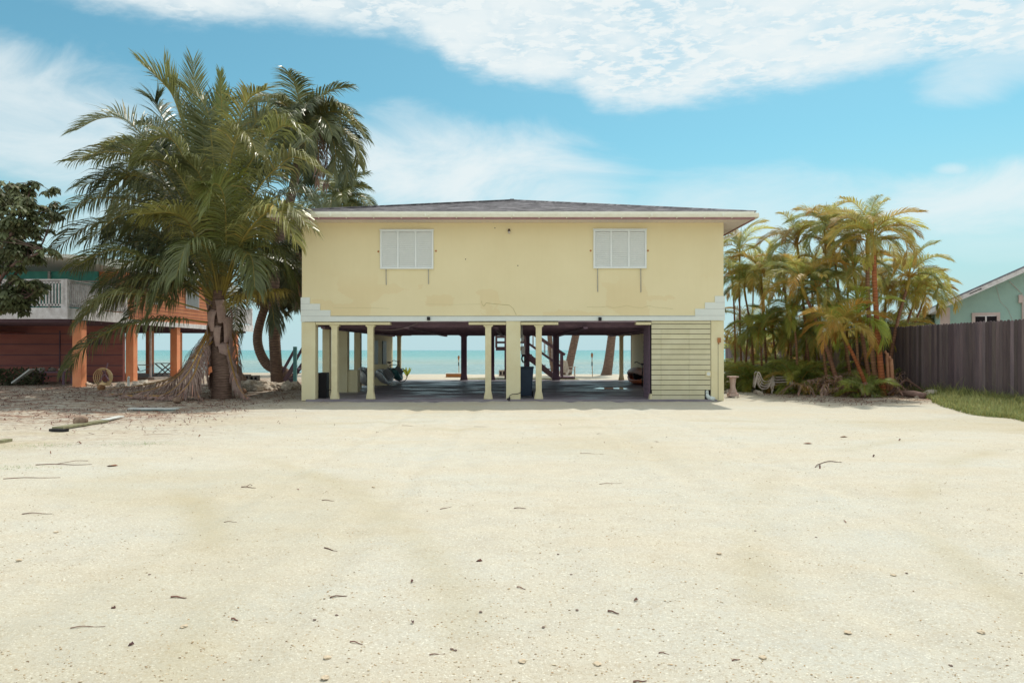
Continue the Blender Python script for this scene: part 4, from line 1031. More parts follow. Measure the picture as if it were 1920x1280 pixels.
areca('bright green low areca palm in the middle front', 1612, 24.1, 1606, 618, -.3, 10, 1.6, 17, .055, 0, [((.9,1.15,.5),(1.0,1.1,.5))])
areca('low green areca palm in front of the fence behind the loungers', 1430, 27.8, 1427, 632, 0, 9, 1.5, 18, .05, 0, GT)
areca('areca palm with bushy olive crown left of the leaning trunk', 1495, 26, 1490, 600, 0, 10, 1.6, 19, .055, .04, GT+AT[:1])
areca('areca palm half hidden behind the tallest trunk', 1640, 26.5, 1660, 560, 0, 10, 1.7, 20, .055, 0, AT)
areca('areca palm reaching over the fence towards the mint house', 1690, 27, 1728, 560, 0, 9, 1.3, 21, .05, -.15, AT)
areca('areca palm behind the central ones with orange tips', 1585, 27.5, 1590, 520, 0, 10, 1.8, 22, .055, 0, AT[1:4])
areca('areca palm at the back left with twiggy crown', 1408, 33, 1412, 540, 0, 9, 1.8, 23, .05, 0, AT[:3])
areca('areca palm between the golden and the central ones at the back', 1532, 28.5, 1522, 520, 0, 10, 1.8, 24, .055, 0, AT[:4])
MIDS = [('mid height areca palm above the loungers', 1455, 28, 1450, 620), ('mid height areca palm left of the leaning grey trunk', 1510, 27, 1512, 640), ('mid height areca palm filling the middle of the clump', 1560, 27, 1555, 600), ('mid height areca palm right behind the orange stem', 1600, 26.5, 1618, 650), ('mid height areca palm against the fence right of the tall trunks', 1672, 26, 1680, 640), ('mid height areca palm at the back near the house corner', 1400, 31, 1402, 620), ('olive mid height areca palm in the shade behind the shrubs', 1540, 28.5, 1535, 655), ('bushy mid height areca palm left of the middle', 1480, 29, 1478, 640)]
MIDS += [('short green areca palm right of the loungers', 1500, 25.6, 1497, 690), ('short green areca palm below the orange fronds', 1580, 25.3, 1575, 690), ('short dark areca palm in front of the fence gap', 1625, 26.5, 1640, 690), ('short areca palm behind the left loungers', 1425, 28.8, 1422, 675), ('short areca palm deep behind the clump', 1530, 30.5, 1520, 670), ('short areca palm at the back near the corner of the yellow house', 1380, 34, 1378, 660), ('short areca palm far back beside the fence', 1450, 33, 1450, 655), ('short areca palm leaning on the fence at the right', 1690, 25.4, 1694, 690)]
for i, (lb, px, Y, tx, ty) in enumerate(MIDS): areca(lb, px, Y, tx, ty, 0, 9, 1.6, 60+i, .05, .05*(-1)**i, GT+AT[:3], (.8,.75,.8))
LOWS = [('low green palm shrub at the foot of the house side', 1395, 29.5, 1.5), ('broad low palm shrub left of the loungers', 1412, 28, 1.6), ('low palm shrub right behind the loungers', 1448, 27.2, 1.6), ('dense low palm shrub right of the loungers', 1490, 26, 1.6), ('low palm shrub with arching fronds in the deepest shade', 1555, 26.6, 1.1), ('yellow green palm sprout at the foot of the tallest trunk', 1618, 23.2, .9), ('low palm shrub against the fence', 1690, 25.6, 1.5), ('low palm shrub at the back beside the fence', 1470, 29.5, 1.7), ('small shrub palm at the far left back', 1385, 33, 1.6)]
for i, (lb, px, Y, L) in enumerate(LOWS):
    t = areca(lb, px, Y, px, 720, 0, 18 if L > 1 else 8, L*1.25, 40+i, .04, 0, GT)
    t['group'] = 'low shrub palms under the areca clump'; t['category'] = 'shrub'; t.name = 'shrub_palm'
# dead fronds and cut stems at the foot of the clump
b = MB(); rn = random.Random(5)
for i in range(75):
    px = rn.uniform(1500, 1700); Y = rn.uniform(23.2, 25.6); p = gp(px, Y); az = rn.uniform(0, 2*PI); h = V((math.cos(az), math.sin(az)*.5, 0)); l = rn.uniform(.7,1.5)
    z = rn.uniform(.1,.75)
    frond(b, [p+V((0,0,z*.3)), p+h*l*.35+V((0,0,z)), p+h*l*.7+V((0,0,z*.8)), p+h*l+V((0,0,.06))], ll=.3, n=12, w=.03, g=.6, rr=.012, dead=.8, tint=(1,.95,.95), rnd=rn, rtint=(.75,.7,.95))
b.v = [(p[0], p[1], max(p[2], .02)) for p in b.v]
tag(b.build('dead_fronds', ['dry','rach'], org=gp(1600,24)), 'tangle of dead grey brown fronds heaped under the areca palms', 'dead fronds', kind='stuff')
for i, (px, Y, h, lb) in enumerate(((1664,23.3,1.45,'taller split grey palm stump at the right foot of the clump'), (1672,23.2,1.25,'shorter split grey palm stump beside the taller one'))):
    b = MB(); p = gp(px,Y); b.tint(1.3,1.2,1.2); b.tube([p-V((0,0,.1)), p+V((.02,0,h*.5)), p+V((-.02,0,h))], [.08,.06,.055], 9); b.tube([p+V((0,0,h*.9)), p+V((-.09,-.03,h+.08)), p+V((-.14,-.03,h+.0))], [.05,.03,.01], 6)
    o = b.build('palm_stump','atrunk',org=p,smooth=True); tag(o, lb, 'stump', 'cut stumps by the clump')

# ================================================================ LEFT BROADLEAF TREE
def broadleaf():
    t = thing('broadleaf_tree', 'broadleaf tree with drooping leaf clusters at the left edge above the balcony', 'tree', (-19.5, 23.0, 0))
    Y = 22.5; rn = random.Random(21); b = MB()
    root = V((X(-60,Y), Y, 0)); b.tube(bez([root-V((0,0,.2)), root+V((.1,0,1.2)), P(-45,585,Y), P(-20,520,Y)], 14), [.26-.008*i for i in range(15)], 12)
    tips = []
    def limb(pts, r):
        c = bez(pts, 10); b.tube(c, [r*(1-.75*i/10) for i in range(11)], 8); return c
    L = [[P(-50,600,Y),P(0,560,Y-.3),P(35,505,Y-.5),P(75,465,Y-.5),P(100,400,Y-.3)],
         [P(-20,520,Y),P(10,450,Y),P(40,400,Y),P(62,345,Y)],
         [P(-20,520,Y),P(-10,430,Y+.6),P(10,370,Y+.8),P(18,340,Y+.9)],
         [P(-30,540,Y),P(-60,440,Y),P(-70,360,Y)],
         [P(-10,540,Y),P(20,500,Y-.9),P(60,480,Y-1.2),P(90,470,Y-1.3)],
         [P(10,545,Y-.3),P(40,560,Y-.8),P(70,545,Y-.8)],
         [P(-20,560,Y),P(0,575,Y-.6),P(25,572,Y-.6)],
         [P(-20,520,Y),P(10,480,Y+.9),P(50,440,Y+1.2),P(80,400,Y+1.3)],
         [P(10,450,Y),P(30,430,Y-.8),P(50,400,Y-.9)],
         [P(-10,430,Y+.6),P(-30,380,Y),P(-20,340,Y)]]
    for l in L:
        c = limb(l, .06)
        for k in range(16):
            q = c[rn.randint(3,10)]; e = q+V((rn.uniform(-.5,.5), rn.uniform(-.6,.6), rn.uniform(-.15,.5)))
            if (e.x-X(0,Y))/1 > X(100,Y)-X(0,Y): e.x = X(rn.uniform(60,95),Y)
            if e.z > 7.1: e.z = 7.0
            b.tube([q, q.lerp(e,.5)+V((0,0,.06)), e], [.015,.011,.007], 5); tips.append(e)
        tips.append(c[-1])
    b.build('trunk','bark',t,smooth=True)
    c = MB()
    for e in tips:
        for w in range(4):
            o = e+V((rn.uniform(-.22,.22), rn.uniform(-.12,.12), rn.uniform(-.12,.1)))
            n = rn.randint(9,13); k = rn.uniform(.6,1.35)
            for i in range(n):
                az = 2*PI*i/n+rn.uniform(-.2,.2); el = rn.uniform(-.7,.35); d = V((math.cos(az)*math.cos(el), math.sin(az)*math.cos(el), math.sin(el)))
                s = V((-math.sin(az), math.cos(az), 0)); l = rn.uniform(.19,.30); ww = l*.19
                m1 = o+d*l*.35; d2 = (d+V((0,0,-.7))).normalized(); m2 = m1+d2*l*.4; d3 = (d2+V((0,0,-.5))).normalized(); tp = m2+d3*l*.35
                kk = k*rn.uniform(.85,1.15); c.tint(kk*(1.25 if rn.random() < .1 else 1), kk, kk*.9)
                c.add([o, m1-s*ww, m1+s*ww, m2-s*ww*.9, m2+s*ww*.9, tp], [(0,2,1),(1,2,4,3),(3,4,5)])
    c.build('crown','tleaf',t)
broadleaf()

# ================================================================ ORANGE HOUSE (left)
OH = thing('orange_house', 'orange two storey stilt house with white balcony behind the palms', 'house', (-22, 36, 0))
ox = -18.5
for Y in (29.2, 33.2, 37.5, 41.9, 45.5):
    b = MB(); b.box(ox-.19, ox+.19, Y-.19, Y+.19, -.1, 2.9); b.build('post','orange',OH,bevel=.015)
for Y in (37.5, 41.9, 45.5):
    b = MB(); b.box(ox-3.9, ox-3.55, Y-.17, Y+.17, -.1, 2.9); b.build('post','orange',OH,bevel=.015)
for px, Y in ((282,36), (327,38.5)):
    b = MB(); b.tube([(X(px,Y),Y,-.05),(X(px,Y),Y,2.9)], .07, 10); b.build('pipe','deckw',OH)
# deck slab + fascia + joists under
b = MB(); b.box(-30, -18.25, 28.0, 48, 3.0, 3.1)
for i in range(18): b.box(-29.9, -18.35, 28.3+i*1.1, 28.36+i*1.1, 2.8, 2.999)
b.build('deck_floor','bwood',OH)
b = MB(); b.box(-30, -18.24, 27.94, 27.998, 2.92, 3.38); b.box(-18.24, -18.19, 27.94, 32.4, 2.92, 3.38); b.box(-18.24, -18.19, 43, 48, 2.92, 3.38)
b.box(-18.24,-18.19, 32.41, 42.99, 2.88, 3.12)
b.build('deck_fascia','deckw',OH)
def rail(x0, y0, x1, y1, z=3.38, h=1.15, bal=.13):
    b = MB(); L = math.hypot(x1-x0, y1-y0); d = V((x1-x0, y1-y0, 0))/L
    b.bar(V((x0,y0,z+h)), V((x1,y1,z+h)), .13, .05); b.bar(V((x0,y0,z+h-.1)), V((x1,y1,z+h-.1)), .05, .08); b.bar(V((x0,y0,z+.12)), V((x1,y1,z+.12)), .05, .08)
    n = int(L/bal)
    for i in range(n):
        p = V((x0,y0,0))+d*(i+.5)*L/n; b.box(p.x-.025,p.x+.025,p.y-.025,p.y+.025,z+.05,z+h-.08)
    for i in range(int(L/2)+1):
        p = V((x0,y0,0))+d*min(L, i*L/max(1,int(L/2))); b.box(p.x-.07,p.x+.07,p.y-.07,p.y+.07,z-.3,z+h+.03)
    b.build('balcony_railing','deckw',OH)
rail(-18.3,28.05,-18.3,32.3); rail(-18.42,28.05,-29.9,28.05); rail(-18.3,43.2,-18.3,47.9)
# recessed ground wall
b = MB(); b.box(-30, -18.75-.35, 33.5, 33.7, -.05, 3.0)
for i in range(5): b.box(-30, -19.11, 33.47, 33.499, .35+i*.52, .39+i*.52, 1)
b.box(-22.2,-22.15,33.46,33.499,0,2.6,1); b.box(-21.0,-20.1,33.47,33.499,1.9,2.2,1)
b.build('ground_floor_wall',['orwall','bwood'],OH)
b = MB(); b.box(-29.9,-23.8,30.8,33.4,2.45,2.5); b.box(-23.9,-23.5,30.6,31,0,3); b.build('inner_frame','orwall',OH)
# upper storey
b = MB(); b.box(-30, -18.5, 32.42, 43, 3.13, 5.62)
for i in range(14): b.box(-18.499, -18.47, 32.45, 42.97, 3.3+i*.19, 3.32+i*.19, 1)
b.build('upper_wall',['orange','orwall'],OH)
b = MB(); b.box(-24.2,-19.6,32.3,32.41,3.13,5.75); b.build('teal_panel','teal',OH)
b = MB(); b.box(-24.3,-19.5,32.22,32.295,4.85,4.93); b.box(-21.9,-21.8,32.2,32.295,3.2,5.8); b.build('door_frame','deckw',OH)
for (y0,y1) in ((34.6,35.9),(38.6,40.2)):
    b = MB(); b.box(-18.469,-18.42,y0,y1,4.0,5.3); w = b.build('window','deckw',OH)
    b = MB(); b.box(-18.419,-18.41,y0+.08,y1-.08,4.08,5.22); b.build('pane','grey',w)
b = MB()
b.prism([(27.4,5.36),(27.4,5.5),(37.7,6.3),(48.0,5.5),(48.0,5.36)], -31, -17.9, 0, 'X'); b.build('roof','white',OH)
b = MB(); b.box(-24.5,-18.6,35.5,41.5,-.05,.22); b.build('concrete_pad','conc',OH)
# clutter by the orange house
t = thing('hose_reel', 'coiled beige garden hose on a stand in front of the orange wall', 'hose reel', (X(193,30),30,0))
b = MB(); c = V((X(193,30),30,.45))
for k in range(5):
    b.tube([c+V(((.42-.03*k)*math.cos(a)*(1-.1*k), .04*k, (.40-.03*k)*math.sin(a))) for a in [2*PI*i/20 for i in range(21)]], .022, 6)
b.tube([c+V((.4,0,-.3)), c+V((.1,-.2,-.41)), c+V((-.5,-.3,-.41)), c+V((-.9,-.2,-.42))], .022, 6); b.build('hose','hose',t)
b = MB(); b.bar(c+V((-.35,.1,-.45)), c+V((.1,.1,.35)), .05,.05); b.bar(c+V((.4,.1,-.45)), c+V((-.1,.1,.35)), .05,.05); b.tube([c+V((.1,.05,.3)), c+V((.18,.05,.62))], .03, 6); b.build('reel_frame','dwood',t)
b = MB(); p = V((X(40,30),30,0)); b.obox(p+V((0,.1,.5)), V((.8,0,.6)).normalized(), V((0,1,0)), V((-.6,0,.8)).normalized(), .5, .16, .03)
tag(b.build('leaning_plank','wplank',org=p), 'pale board propped under the orange house at far left', 'plank')
t = thing('work_bench', 'low cluttered bench in the shade below the balcony', 'bench', (X(95,31),31,0))
b = MB(); b.box(X(65,31),X(125,31),30.8,31.5,.62,.68); b.build('bench_top','dwood',t)
for px in (67,123):
    for yy in (30.85,31.45):
        b = MB(); b.box(X(px,31)-.04,X(px,31)+.04,yy-.04,yy+.04,0,.619); b.build('leg','dwood',t)
rn = random.Random(31)
for i, lb in enumerate(('grey lump of coral on the left end of the low bench','dark stone in the middle of the low bench','pale coral piece on the right end of the low bench')):
    b = MB(); b.tint(*[(.8,.4,1.0)[i]]*3); p = V((X(75+i*20,31),31.1,.75)); b.blob(p,.13,2,.3,(1.3,1,.8),i); tag(b.build('coral_lump','rock',org=p), lb, 'rock', 'stones on the low bench')
# grey heap of shrubs in dark below deck left
b = MB()
for i in range(900):
    p = V((X(rn.uniform(-30,75),30.5), 30.5+rn.uniform(-.5,.7), rn.uniform(0,.75))); d = V((rn.uniform(-1,1),rn.uniform(-1,1),rn.uniform(-.2,1))).normalized(); s = d.orthogonal().normalized(); k = rn.uniform(.4,.9); b.tint(k,k,k)
    b.add([p, p+d*.09+s*.035, p+d*.2, p+d*.09-s*.035], [(0,1,2,3)])
tag(b.build('low_shrub','tleaf',org=(X(20,30.5),30.5,0)), 'dark low shrubs growing in the shade under the balcony', 'shrub', kind='stuff')
# low short wall stub
b = MB(); b.tube([(X(241,29.5),29.5,0),(X(241,29.5),29.5,.45),(X(242,29.5),29.5,.5)], .05, 8); tag(b.build('standpipe','pvc',org=(X(241,29.5),29.5,0)), 'short pipe standing at the foot of the second orange post', 'pipe')

# ================================================================ rocks / coconuts pile
rn = random.Random(77)
rock_ms = []
for k in range(6):
    b = MB(); g_ = (1,.9,.8,1.05,.7,.95)[k]; b.tint(g_,g_*.97,g_*.93); b.blob((0,0,0), .15, 2, .35, (1.2,1,.75), k*5); o = b.build('beach_rock','rock'); rock_ms.append(o)
cnt = 0
def place(src, loc, s, rot, label, cat, group):
    global cnt
    o = src.copy(); col.objects.link(o); o.location = loc; o.scale = (s,s,s); o.rotation_euler = rot; tag(o, label, cat, group); return o
for i in range(70):
    px = rn.uniform(446, 562); Y = 27.2+ (px-446)/116*2.2+rn.gauss(0,.5)
    if 505 < px < 540 and Y > 29.8: continue
    p = gp(px, Y); s = rn.uniform(.7,1.6); p.z += .12*max(0, rn.random()-.35)
    place(rn.choice(rock_ms), p+V((0,0,.06*s)), s, (rn.uniform(-.4,.4),rn.uniform(-.4,.4),rn.uniform(0,6)), 'pale rounded coral rock in the heap around the straight palm', 'rock', 'coral rocks heaped at the palm foot')
for (px, Y, s, lb) in ((160,29.5,1.3,'whitish rock left of the hose reel'), (265,29.5,1.9,'large pale boulder to the right of the second orange post'), (280,29.2,1.2,'smaller pale rock right of the large boulder'), (225,29.6,1.0,'flat pale rock between the hose reel and the second orange post')):
    place(rock_ms[0], gp(px,Y)+V((0,0,.05)), s, (.2,0,px), lb, 'rock', 'loose rocks along the orange house')
o = place(rock_ms[3], gp(1748,22.2)+V((0,0,.08)), 1.75, (.1,.05,2), 'big white rock by the grass in front of the fence', 'rock', 'loose rocks right of the yellow house'); o.scale = (1.9,1.2,1.3)
for (px, Y, s, lb) in ((1708,22.6,.7,'small pale stone left of the big white rock'), (1720,22.0,.5,'flat small stone at the end of the dead log'), (1640,22.7,.6,'small stone at the foot of the tallest areca'), (1385,24.0,.4,'little white stone near the pedestal')):
    place(rock_ms[2], gp(px,Y)+V((0,0,.03)), s, (.2,0,px), lb, 'rock', 'loose rocks right of the yellow house')
for i in range(26):
    px = rn.uniform(1362,1480); Y = rn.uniform(25.5,30); p = gp(px,Y); s = rn.uniform(.4,1)
    place(rn.choice(rock_ms), p+V((0,0,.02)), s, (0,0,rn.uniform(0,6)), 'pale broken coral stone behind the pedestal and loungers', 'rock', 'broken stones behind the loungers')
for o in rock_ms: bpy.data.objects.remove(o)
breeze('weathered concrete block lying on the rocks behind the leaning palm', (X(461,31),31,.3), .4,.25,.24, group='blocks by the palms')
breeze('second grey concrete block right of the first on the rocks', (X(476,31),31.1,.25), .4,.25,.24, group='blocks by the palms')
breeze('flat concrete slab under the two grey blocks', (X(468,31),31.0,.02), .9,.5,.22, group='blocks by the palms', holes=False)
# log
b = MB(); p = gp(1690,22.8); q = gp(1733,21.8); b.tint(1,.95,1.05); b.tube([p+V((0,0,.12)), p.lerp(q,.5)+V((0,0,.13)), q+V((0,0,.09))], [.09,.11,.1], 12); tag(b.build('dead_log','ptrunk',org=p,smooth=True), 'grey fallen palm log lying left of the big white rock', 'log')
b = MB(); p = gp(1676,23); b.tube([p+V((-.2,0,.05)), p+V((.35,-.05,.55)), p+V((.5,-.05,.5)), p+V((1.0,-.3,.08))], [.05,.04,.04,.02], 7); tag(b.build('bent_branch','stick',org=p), 'bent dry branch arching between the stumps and the log', 'branch')

# pedestal
t = thing('garden_pedestal', 'pinkish concrete balustrade pedestal beside the yellow house', 'pedestal', (X(1374,24.6),24.6,0))
c = (X(1374,24.6),24.6,0)
b = MB(); x, y = c[0], c[1]
b.box(x-.17,x+.17,y-.17,y+.17,-.02,.1); b.build('plinth','pinkst',t,bevel=.01)
b = MB(); b.lathe([(.15,.1),(.15,.14),(.125,.17),(.14,.2),(.095,.26),(.09,.4),(.11,.58),(.13,.63),(.12,.66)], c, 20); b.build('shaft','pinkst',t,smooth=True)
b = MB(); b.box(x-.17,x+.17,y-.17,y+.17,.662,.71); b.build('cap','pinkst',t,bevel=.01)
# loungers, stacked
def lounger():
    t = thing('sun_lounger', 'x', 'sun lounger', (0,0,0), 'white loungers stacked by the palms')
    for yy in (-.28,.28):   # side rails with curved ends, length along x
        b = MB(); pr = [(-.72,.0),(-.70,.34),(-.62,.36),(-.5,.05),(-.38,-.04),(-.22,-.02),(-.1,.12),(-.02,.34),(.08,.16),(.5,.18),(.8,.16)]
        b.tube(bez([(x,yy,z+.25) for x, z in pr], 44), .028, 8); b.build('side_rail','resin',t,smooth=True)
    b = MB()
    for i in range(13): b.box(.02+i*.062, .072+i*.062, -.26,.26,.415,.43)
    b.build('seat','resin',t,bevel=.004)
    for xx in (-.05,.72):
        for yy in (-.28,.28):
            b = MB(); b.bar((xx,yy,.38),(xx+.05,yy*1.1,.0),.05,.07); b.build('leg','resin',t,bevel=.006)
    return t
lo = lounger(); lbs = ('bottom white plastic lounger of the stack beside the palms','second white lounger up from the bottom of the stack','third white lounger up, just under the topmost','topmost white plastic lounger of the stack')
for i in range(4):
    o = lo if i == 0 else copy_tree(lo)
    o['label'] = lbs[i]; p = gp(1446,26.0); o.location = p+V((.02*i,0,.0+i*.095)); o.rotation_euler = (0,0,-.25+.03*i); o.scale = (.86,.9,.8)

# ================================================================ FENCE
FX = 14.0
FE = thing('picket_fence', 'tall weathered grey brown picket fence running beside the palms on the right', 'fence', (FX,24,0))
rn = random.Random(9); y = 13.0
while y < 43.5:
    b = MB(); y0 = y
    for i in range(17):
        hgt = 2.5+rn.uniform(-.012,.012); w = .14; k = rn.uniform(.62,1.3); b.tint(k, k*rn.uniform(.94,1.02), k*rn.uniform(.92,1.04))
        xo = rn.uniform(-.004,.004)
        pl = [(y+.003, .02), (y+w-.003, .02), (y+w-.003, hgt-.05), (y+w*.78, hgt-.01), (y+w*.5, hgt), (y+w*.22, hgt-.01), (y+.003, hgt-.05)]
        b.prism(pl, FX+xo, FX+xo+.018, 0, 'X'); y += w+.004
    b.build('picket_panel','fence',FE)
    b = MB()
    for z in (.4,1.25,2.1): b.box(FX+.03,FX+.07,y0,y-.01,z,z+.09)
    b.build('cross_rail','fence',FE)
    b = MB(); b.box(FX+.071,FX+.16,y0-.045,y0+.045,0,2.4); b.build('fence_post','fence',FE)

# ================================================================ MINT HOUSE
MH = thing('mint_house', 'mint green house with white gable eave beyond the picket fence', 'house', (0,0,0))
Ym = 30.0; mox = X(1764,Ym); mca, msa = .894, .447
def MU(px):      # distance along the gable wall for a bearing
    u = (px-960)/F; return (Ym*u-mox)/(mca+msa*u)
def MZ(px, py): return EYE+(HZ-py)/F*(Ym-MU(px)*msa)
e0 = MU(1752); ez0 = MZ(1752,573); slope = (MZ(1920,499)-ez0)/(MU(1920)-e0); rx = 8.2; rz = ez0+slope*(rx-e0)
b = MB(); b.prism([(0,-.1),(2*rx,-.1),(2*rx,ez0-slope*e0-.25),(rx,rz-.25),(0,ez0-slope*e0-.25)], 0, 13); b.build('wall','mint',MH)
b = MB(); b.box(-.03,.34,-.04,-.002,-.1,ez0-slope*e0-.22); b.build('corner_trim','mtrim',MH)
for sgn in (1,-1):
    b = MB(); xa = e0 if sgn == 1 else 2*rx-e0
    def sw(pl): return pl if sgn == 1 else pl[::-1]
    b.prism(sw([(xa, ez0-.07), (rx, rz-.07), (rx, rz), (xa, ez0)]), -.75, 13.6); b.build('roof','rgrey',MH)
    b = MB(); b.prism(sw([(xa, ez0-.27), (rx, rz-.27), (rx, rz-.072), (xa, ez0-.072)]), -.74, -.70); b.build('barge_board','deckw',MH)
    b = MB(); b.prism(sw([(xa+.02*sgn, ez0-.24), (rx, rz-.25), (rx, rz-.21), (xa+.02*sgn, ez0-.20)]), -.699, -.003); b.build('gable_soffit','mtrim',MH)
b = MB(); b.box(e0-.02,e0+.02,-.7,13.5,ez0-.27,ez0-.075); b.box(e0+.021,0,0.0,13,ez0-.27,ez0-.24); b.build('eave','deckw',MH)
zt = MZ(1848,586); wa, wb = MU(1822), MU(1875)
for nm, m_, bx in (('window_frame','mtrim',None),):
    b = MB(); b.box(wa,wb,-.06,-.002,zt-.12,zt); b.box(wa,wa+.12,-.06,-.002,1.0,zt-.121); b.box(wb-.12,wb,-.06,-.002,1.0,zt-.121); w = b.build('window','mtrim',MH)
b = MB(); b.box(wa+.121,wb-.121,-.03,-.003,1.0,zt-.16); b.build('pane','dark',w)
b = MB(); b.box((wa+wb)/2-.03,(wa+wb)/2+.03,-.05,-.031,1.0,zt-.161); b.box(wa+.121,wb-.121,-.05,-.004,zt-.16,zt-.122); b.build('sash','deckw',w)
b = MB(); cx_ = MU(1917); b.tube([(cx_,-.06,MZ(1917,555)),(cx_,-.06,1.5)], .035, 8); b.build('conduit','mtrim',MH)
b = MB(); b.tube([(MU(1892),-.02,MZ(1892,527)),(MU(1905),-.02,MZ(1905,540)),(cx_,-.04,MZ(1917,552))], .010, 6); b.build('wall_cable','mtrim',MH)
b = MB(); b.tube([(MU(1868),-.012,MZ(1868,538)),(MU(1875),-.012,MZ(1875,565)),(MU(1890),-.012,MZ(1890,580)),(MU(1898),-.012,MZ(1898,600))], .006, 5); b.build('wall_cable','mtrim',MH)
b = MB(); b.box(MU(1909),MU(1916),-.12,-.002,MZ(1912,568),MZ(1912,553)); b.build('meter_box','mtrim',MH)
for (p1, p2, yy, h_) in (((1787,563),(1799,558),-.40,.10),((1826,543),(1848,533),-.745,.035)):
    b = MB(); q1 = V((MU(p1[0])-(.15 if yy > -.5 else .25), yy, 0)); q2 = V((MU(p2[0])-(.15 if yy > -.5 else .25), yy, 0)); q1.z = ez0+slope*(q1.x-e0)-(.245 if yy > -.5 else .16); q2.z = ez0+slope*(q2.x-e0)-(.245 if yy > -.5 else .16)
    b.bar(q1, q2, h_, .03); b.build('rotten_gap','dark',MH)
MH.location = (mox, Ym, 0); MH.rotation_euler = (0,0,-math.atan2(msa, mca))

# cable / tiny wire at right edge
# ================================================================ ground clutter
t = thing('white_plank','flat white board lying on the sand before the dead fronds','plank',GP(288,770))
c = GP(288,770); b = MB(); b.obox(c+V((0,0,.05)), V((1,-.03,0)).normalized(), V((.03,1,0)).normalized(), V((0,0,1)), .66,.11,.02); b.build('board_face','wplank',t,bevel=.005)
b = MB(); b.obox(c+V((.01,0,.018)), V((1,-.03,0)).normalized(), V((.03,1,0)).normalized(), V((0,0,1)), .55,.06,.012); b.build('board_batten','kay_teal',t)
b = MB(); p, q = GP(108,806), GP(195,791); b.bar(p+V((0,0,.05)), q+V((0,0,.03)), .24, .045)
o = b.build('weathered_board','plank',org=p,bevel=.004); tag(o,'long olive weathered board beside the coconut at left','plank')
b = MB(); p, q = GP(196,790.5), GP(226,784); b.bar(p+V((0,0,.05)), q+V((0,0,.05)), .18, .02); tag(b.build('white_strip','wplank',org=p), 'short white strip at the far end of the olive board', 'plank')
b = MB(); p, q = GP(102,806.5), GP(131,808); b.bar(p+V((0,-.1,.03)), q+V((0,-.1,.03)), .1, .05); tag(b.build('charred_block','black',org=p), 'dark charred wood block at the near end of the olive board', 'wood')
b = MB(); p, q = GP(-15,832), GP(16,826); b.bar(p+V((0,0,.03)), q+V((0,0,.03)), .14, .05); tag(b.build('grey_board','plank',org=p), 'grey board end poking in at the left edge of the picture', 'plank')
def coconut(px, py, r, lb, tn):
    p = GP(px,py); b = MB(); b.tint(*tn); b.blob(p+V((0,0,r*.85)), r, 3, .06, (1.2,1,.92), px); tag(b.build('coconut','husk',org=p,smooth=True), lb, 'coconut', 'fallen coconuts')
coconut(151,797,.125,'grey brown coconut lying beside the olive board',(1.05,1.1,1.15))
coconut(332,757,.11,'coconut half under the dead fronds of the front palm',(.9,.9,.9))
coconut(455,740,.12,'pale coconut right of the shaggy trunk',(1.3,1.2,1.1))
coconut(482,724,.14,'dark brown coconut among the pale rocks',(.6,.5,.5))
coconut(470,722,.12,'second dark coconut left among the rocks',(.65,.55,.55))
coconut(190,737,.12,'orange brown coconut near the first orange post',(1.2,.9,.6))

# sticks, leaves, pebbles at their places
def stick(px, py, L, ang, r, lb, bend=.05, tn=(1,1,1), fork=False):
    p = GP(px,py); d = V((math.cos(ang), math.sin(ang), 0)); s = V((-d.y,d.x,0)); b = MB(); b.tint(*tn)
    pts = [p-d*L/2, p-d*L/6+s*bend*L, p+d*L/5+s*bend*L*.6, p+d*L/2]; pts = [V((q.x,q.y,gz(q.x,q.y)+r+.003*math.sin(i*2))) for i, q in enumerate(pts)]
    b.tube(bez(pts,9), [r*(1-.06*i) for i in range(10)], 6)
    if fork: b.tube([pts[1], pts[1]+d*L*.25+s*L*.2+V((0,0,.02)), pts[1]+d*L*.4+s*L*.35], r*.6, 5)
    tag(b.build('twig','stick',org=p), lb, 'twig', 'twigs scattered on the sand')
TW = [(466,915,.17,.3,.007,'forked dark twig left of centre on the sand',True),(615,939,.15,-.2,.005,'thin straight twig below the left half of the house',False),(432,980,.13,0,.004,'very thin flat twig near the forked one',False),
(620,1030,.13,-.3,.006,'short grey stick left of centre, halfway down the sand',False),(635,1125,.12,.5,.006,'pale double stick in the lower left middle',False),(335,1121,.11,0,.008,'stubby dark stick at lower left',False),
(165,1180,.19,.3,.004,'long thin pale stick at the bottom left',False),(975,955,.13,.05,.006,'flat dark stick below the central pillar',False),(977,1105,.07,-.5,.006,'short brown stick near the bottom centre',False),
(1150,1150,.08,-.6,.008,'thick short stick right of bottom centre',False),(836,953,.14,.6,.005,'slanting thin twig left of centre',False),(1145,907,.3,.1,.004,'long hairlike twig right of centre',False),
(440,1162,.05,-.3,.008,'tiny curled dark chip at lower left',False),(668,1205,.08,-.2,.005,'small hooked dark twig at the bottom',False),(1245,1225,.06,-.3,.004,'faint thin twig at lower right of centre',False),
(1380,1243,.05,.3,.005,'tiny twig near the bottom right',False),(1200,1277,.07,0,.006,'dark twig cut by the bottom edge',False),(905,800,.4,.1,.004,'thin stem just outside the shadow of the house',False),(310,815,.9,.05,.005,'long thin dead stem left of the house shadow',False),(120,872,.8,.1,.008,'dark dead stem at the left of the sand',True),
(60,898,.7,.15,.007,'pale bare stem near the left edge',False),(70,962,.3,.1,.006,'short twig near the left edge',False),(768,799,.35,0,.005,'dry stem in front of the left pillars',False),(1110,852,.4,-.1,.004,'dry stem in front of the right opening',False),(820,1163+60,.09,.2,.004,'thin straw at the bottom centre left',False)]
for px,py,L,a,r,lb,fk in TW: stick(px,py,L*.95,a,r*.85,lb,fork=fk,tn=(R.uniform(.9,1.5),)*3)
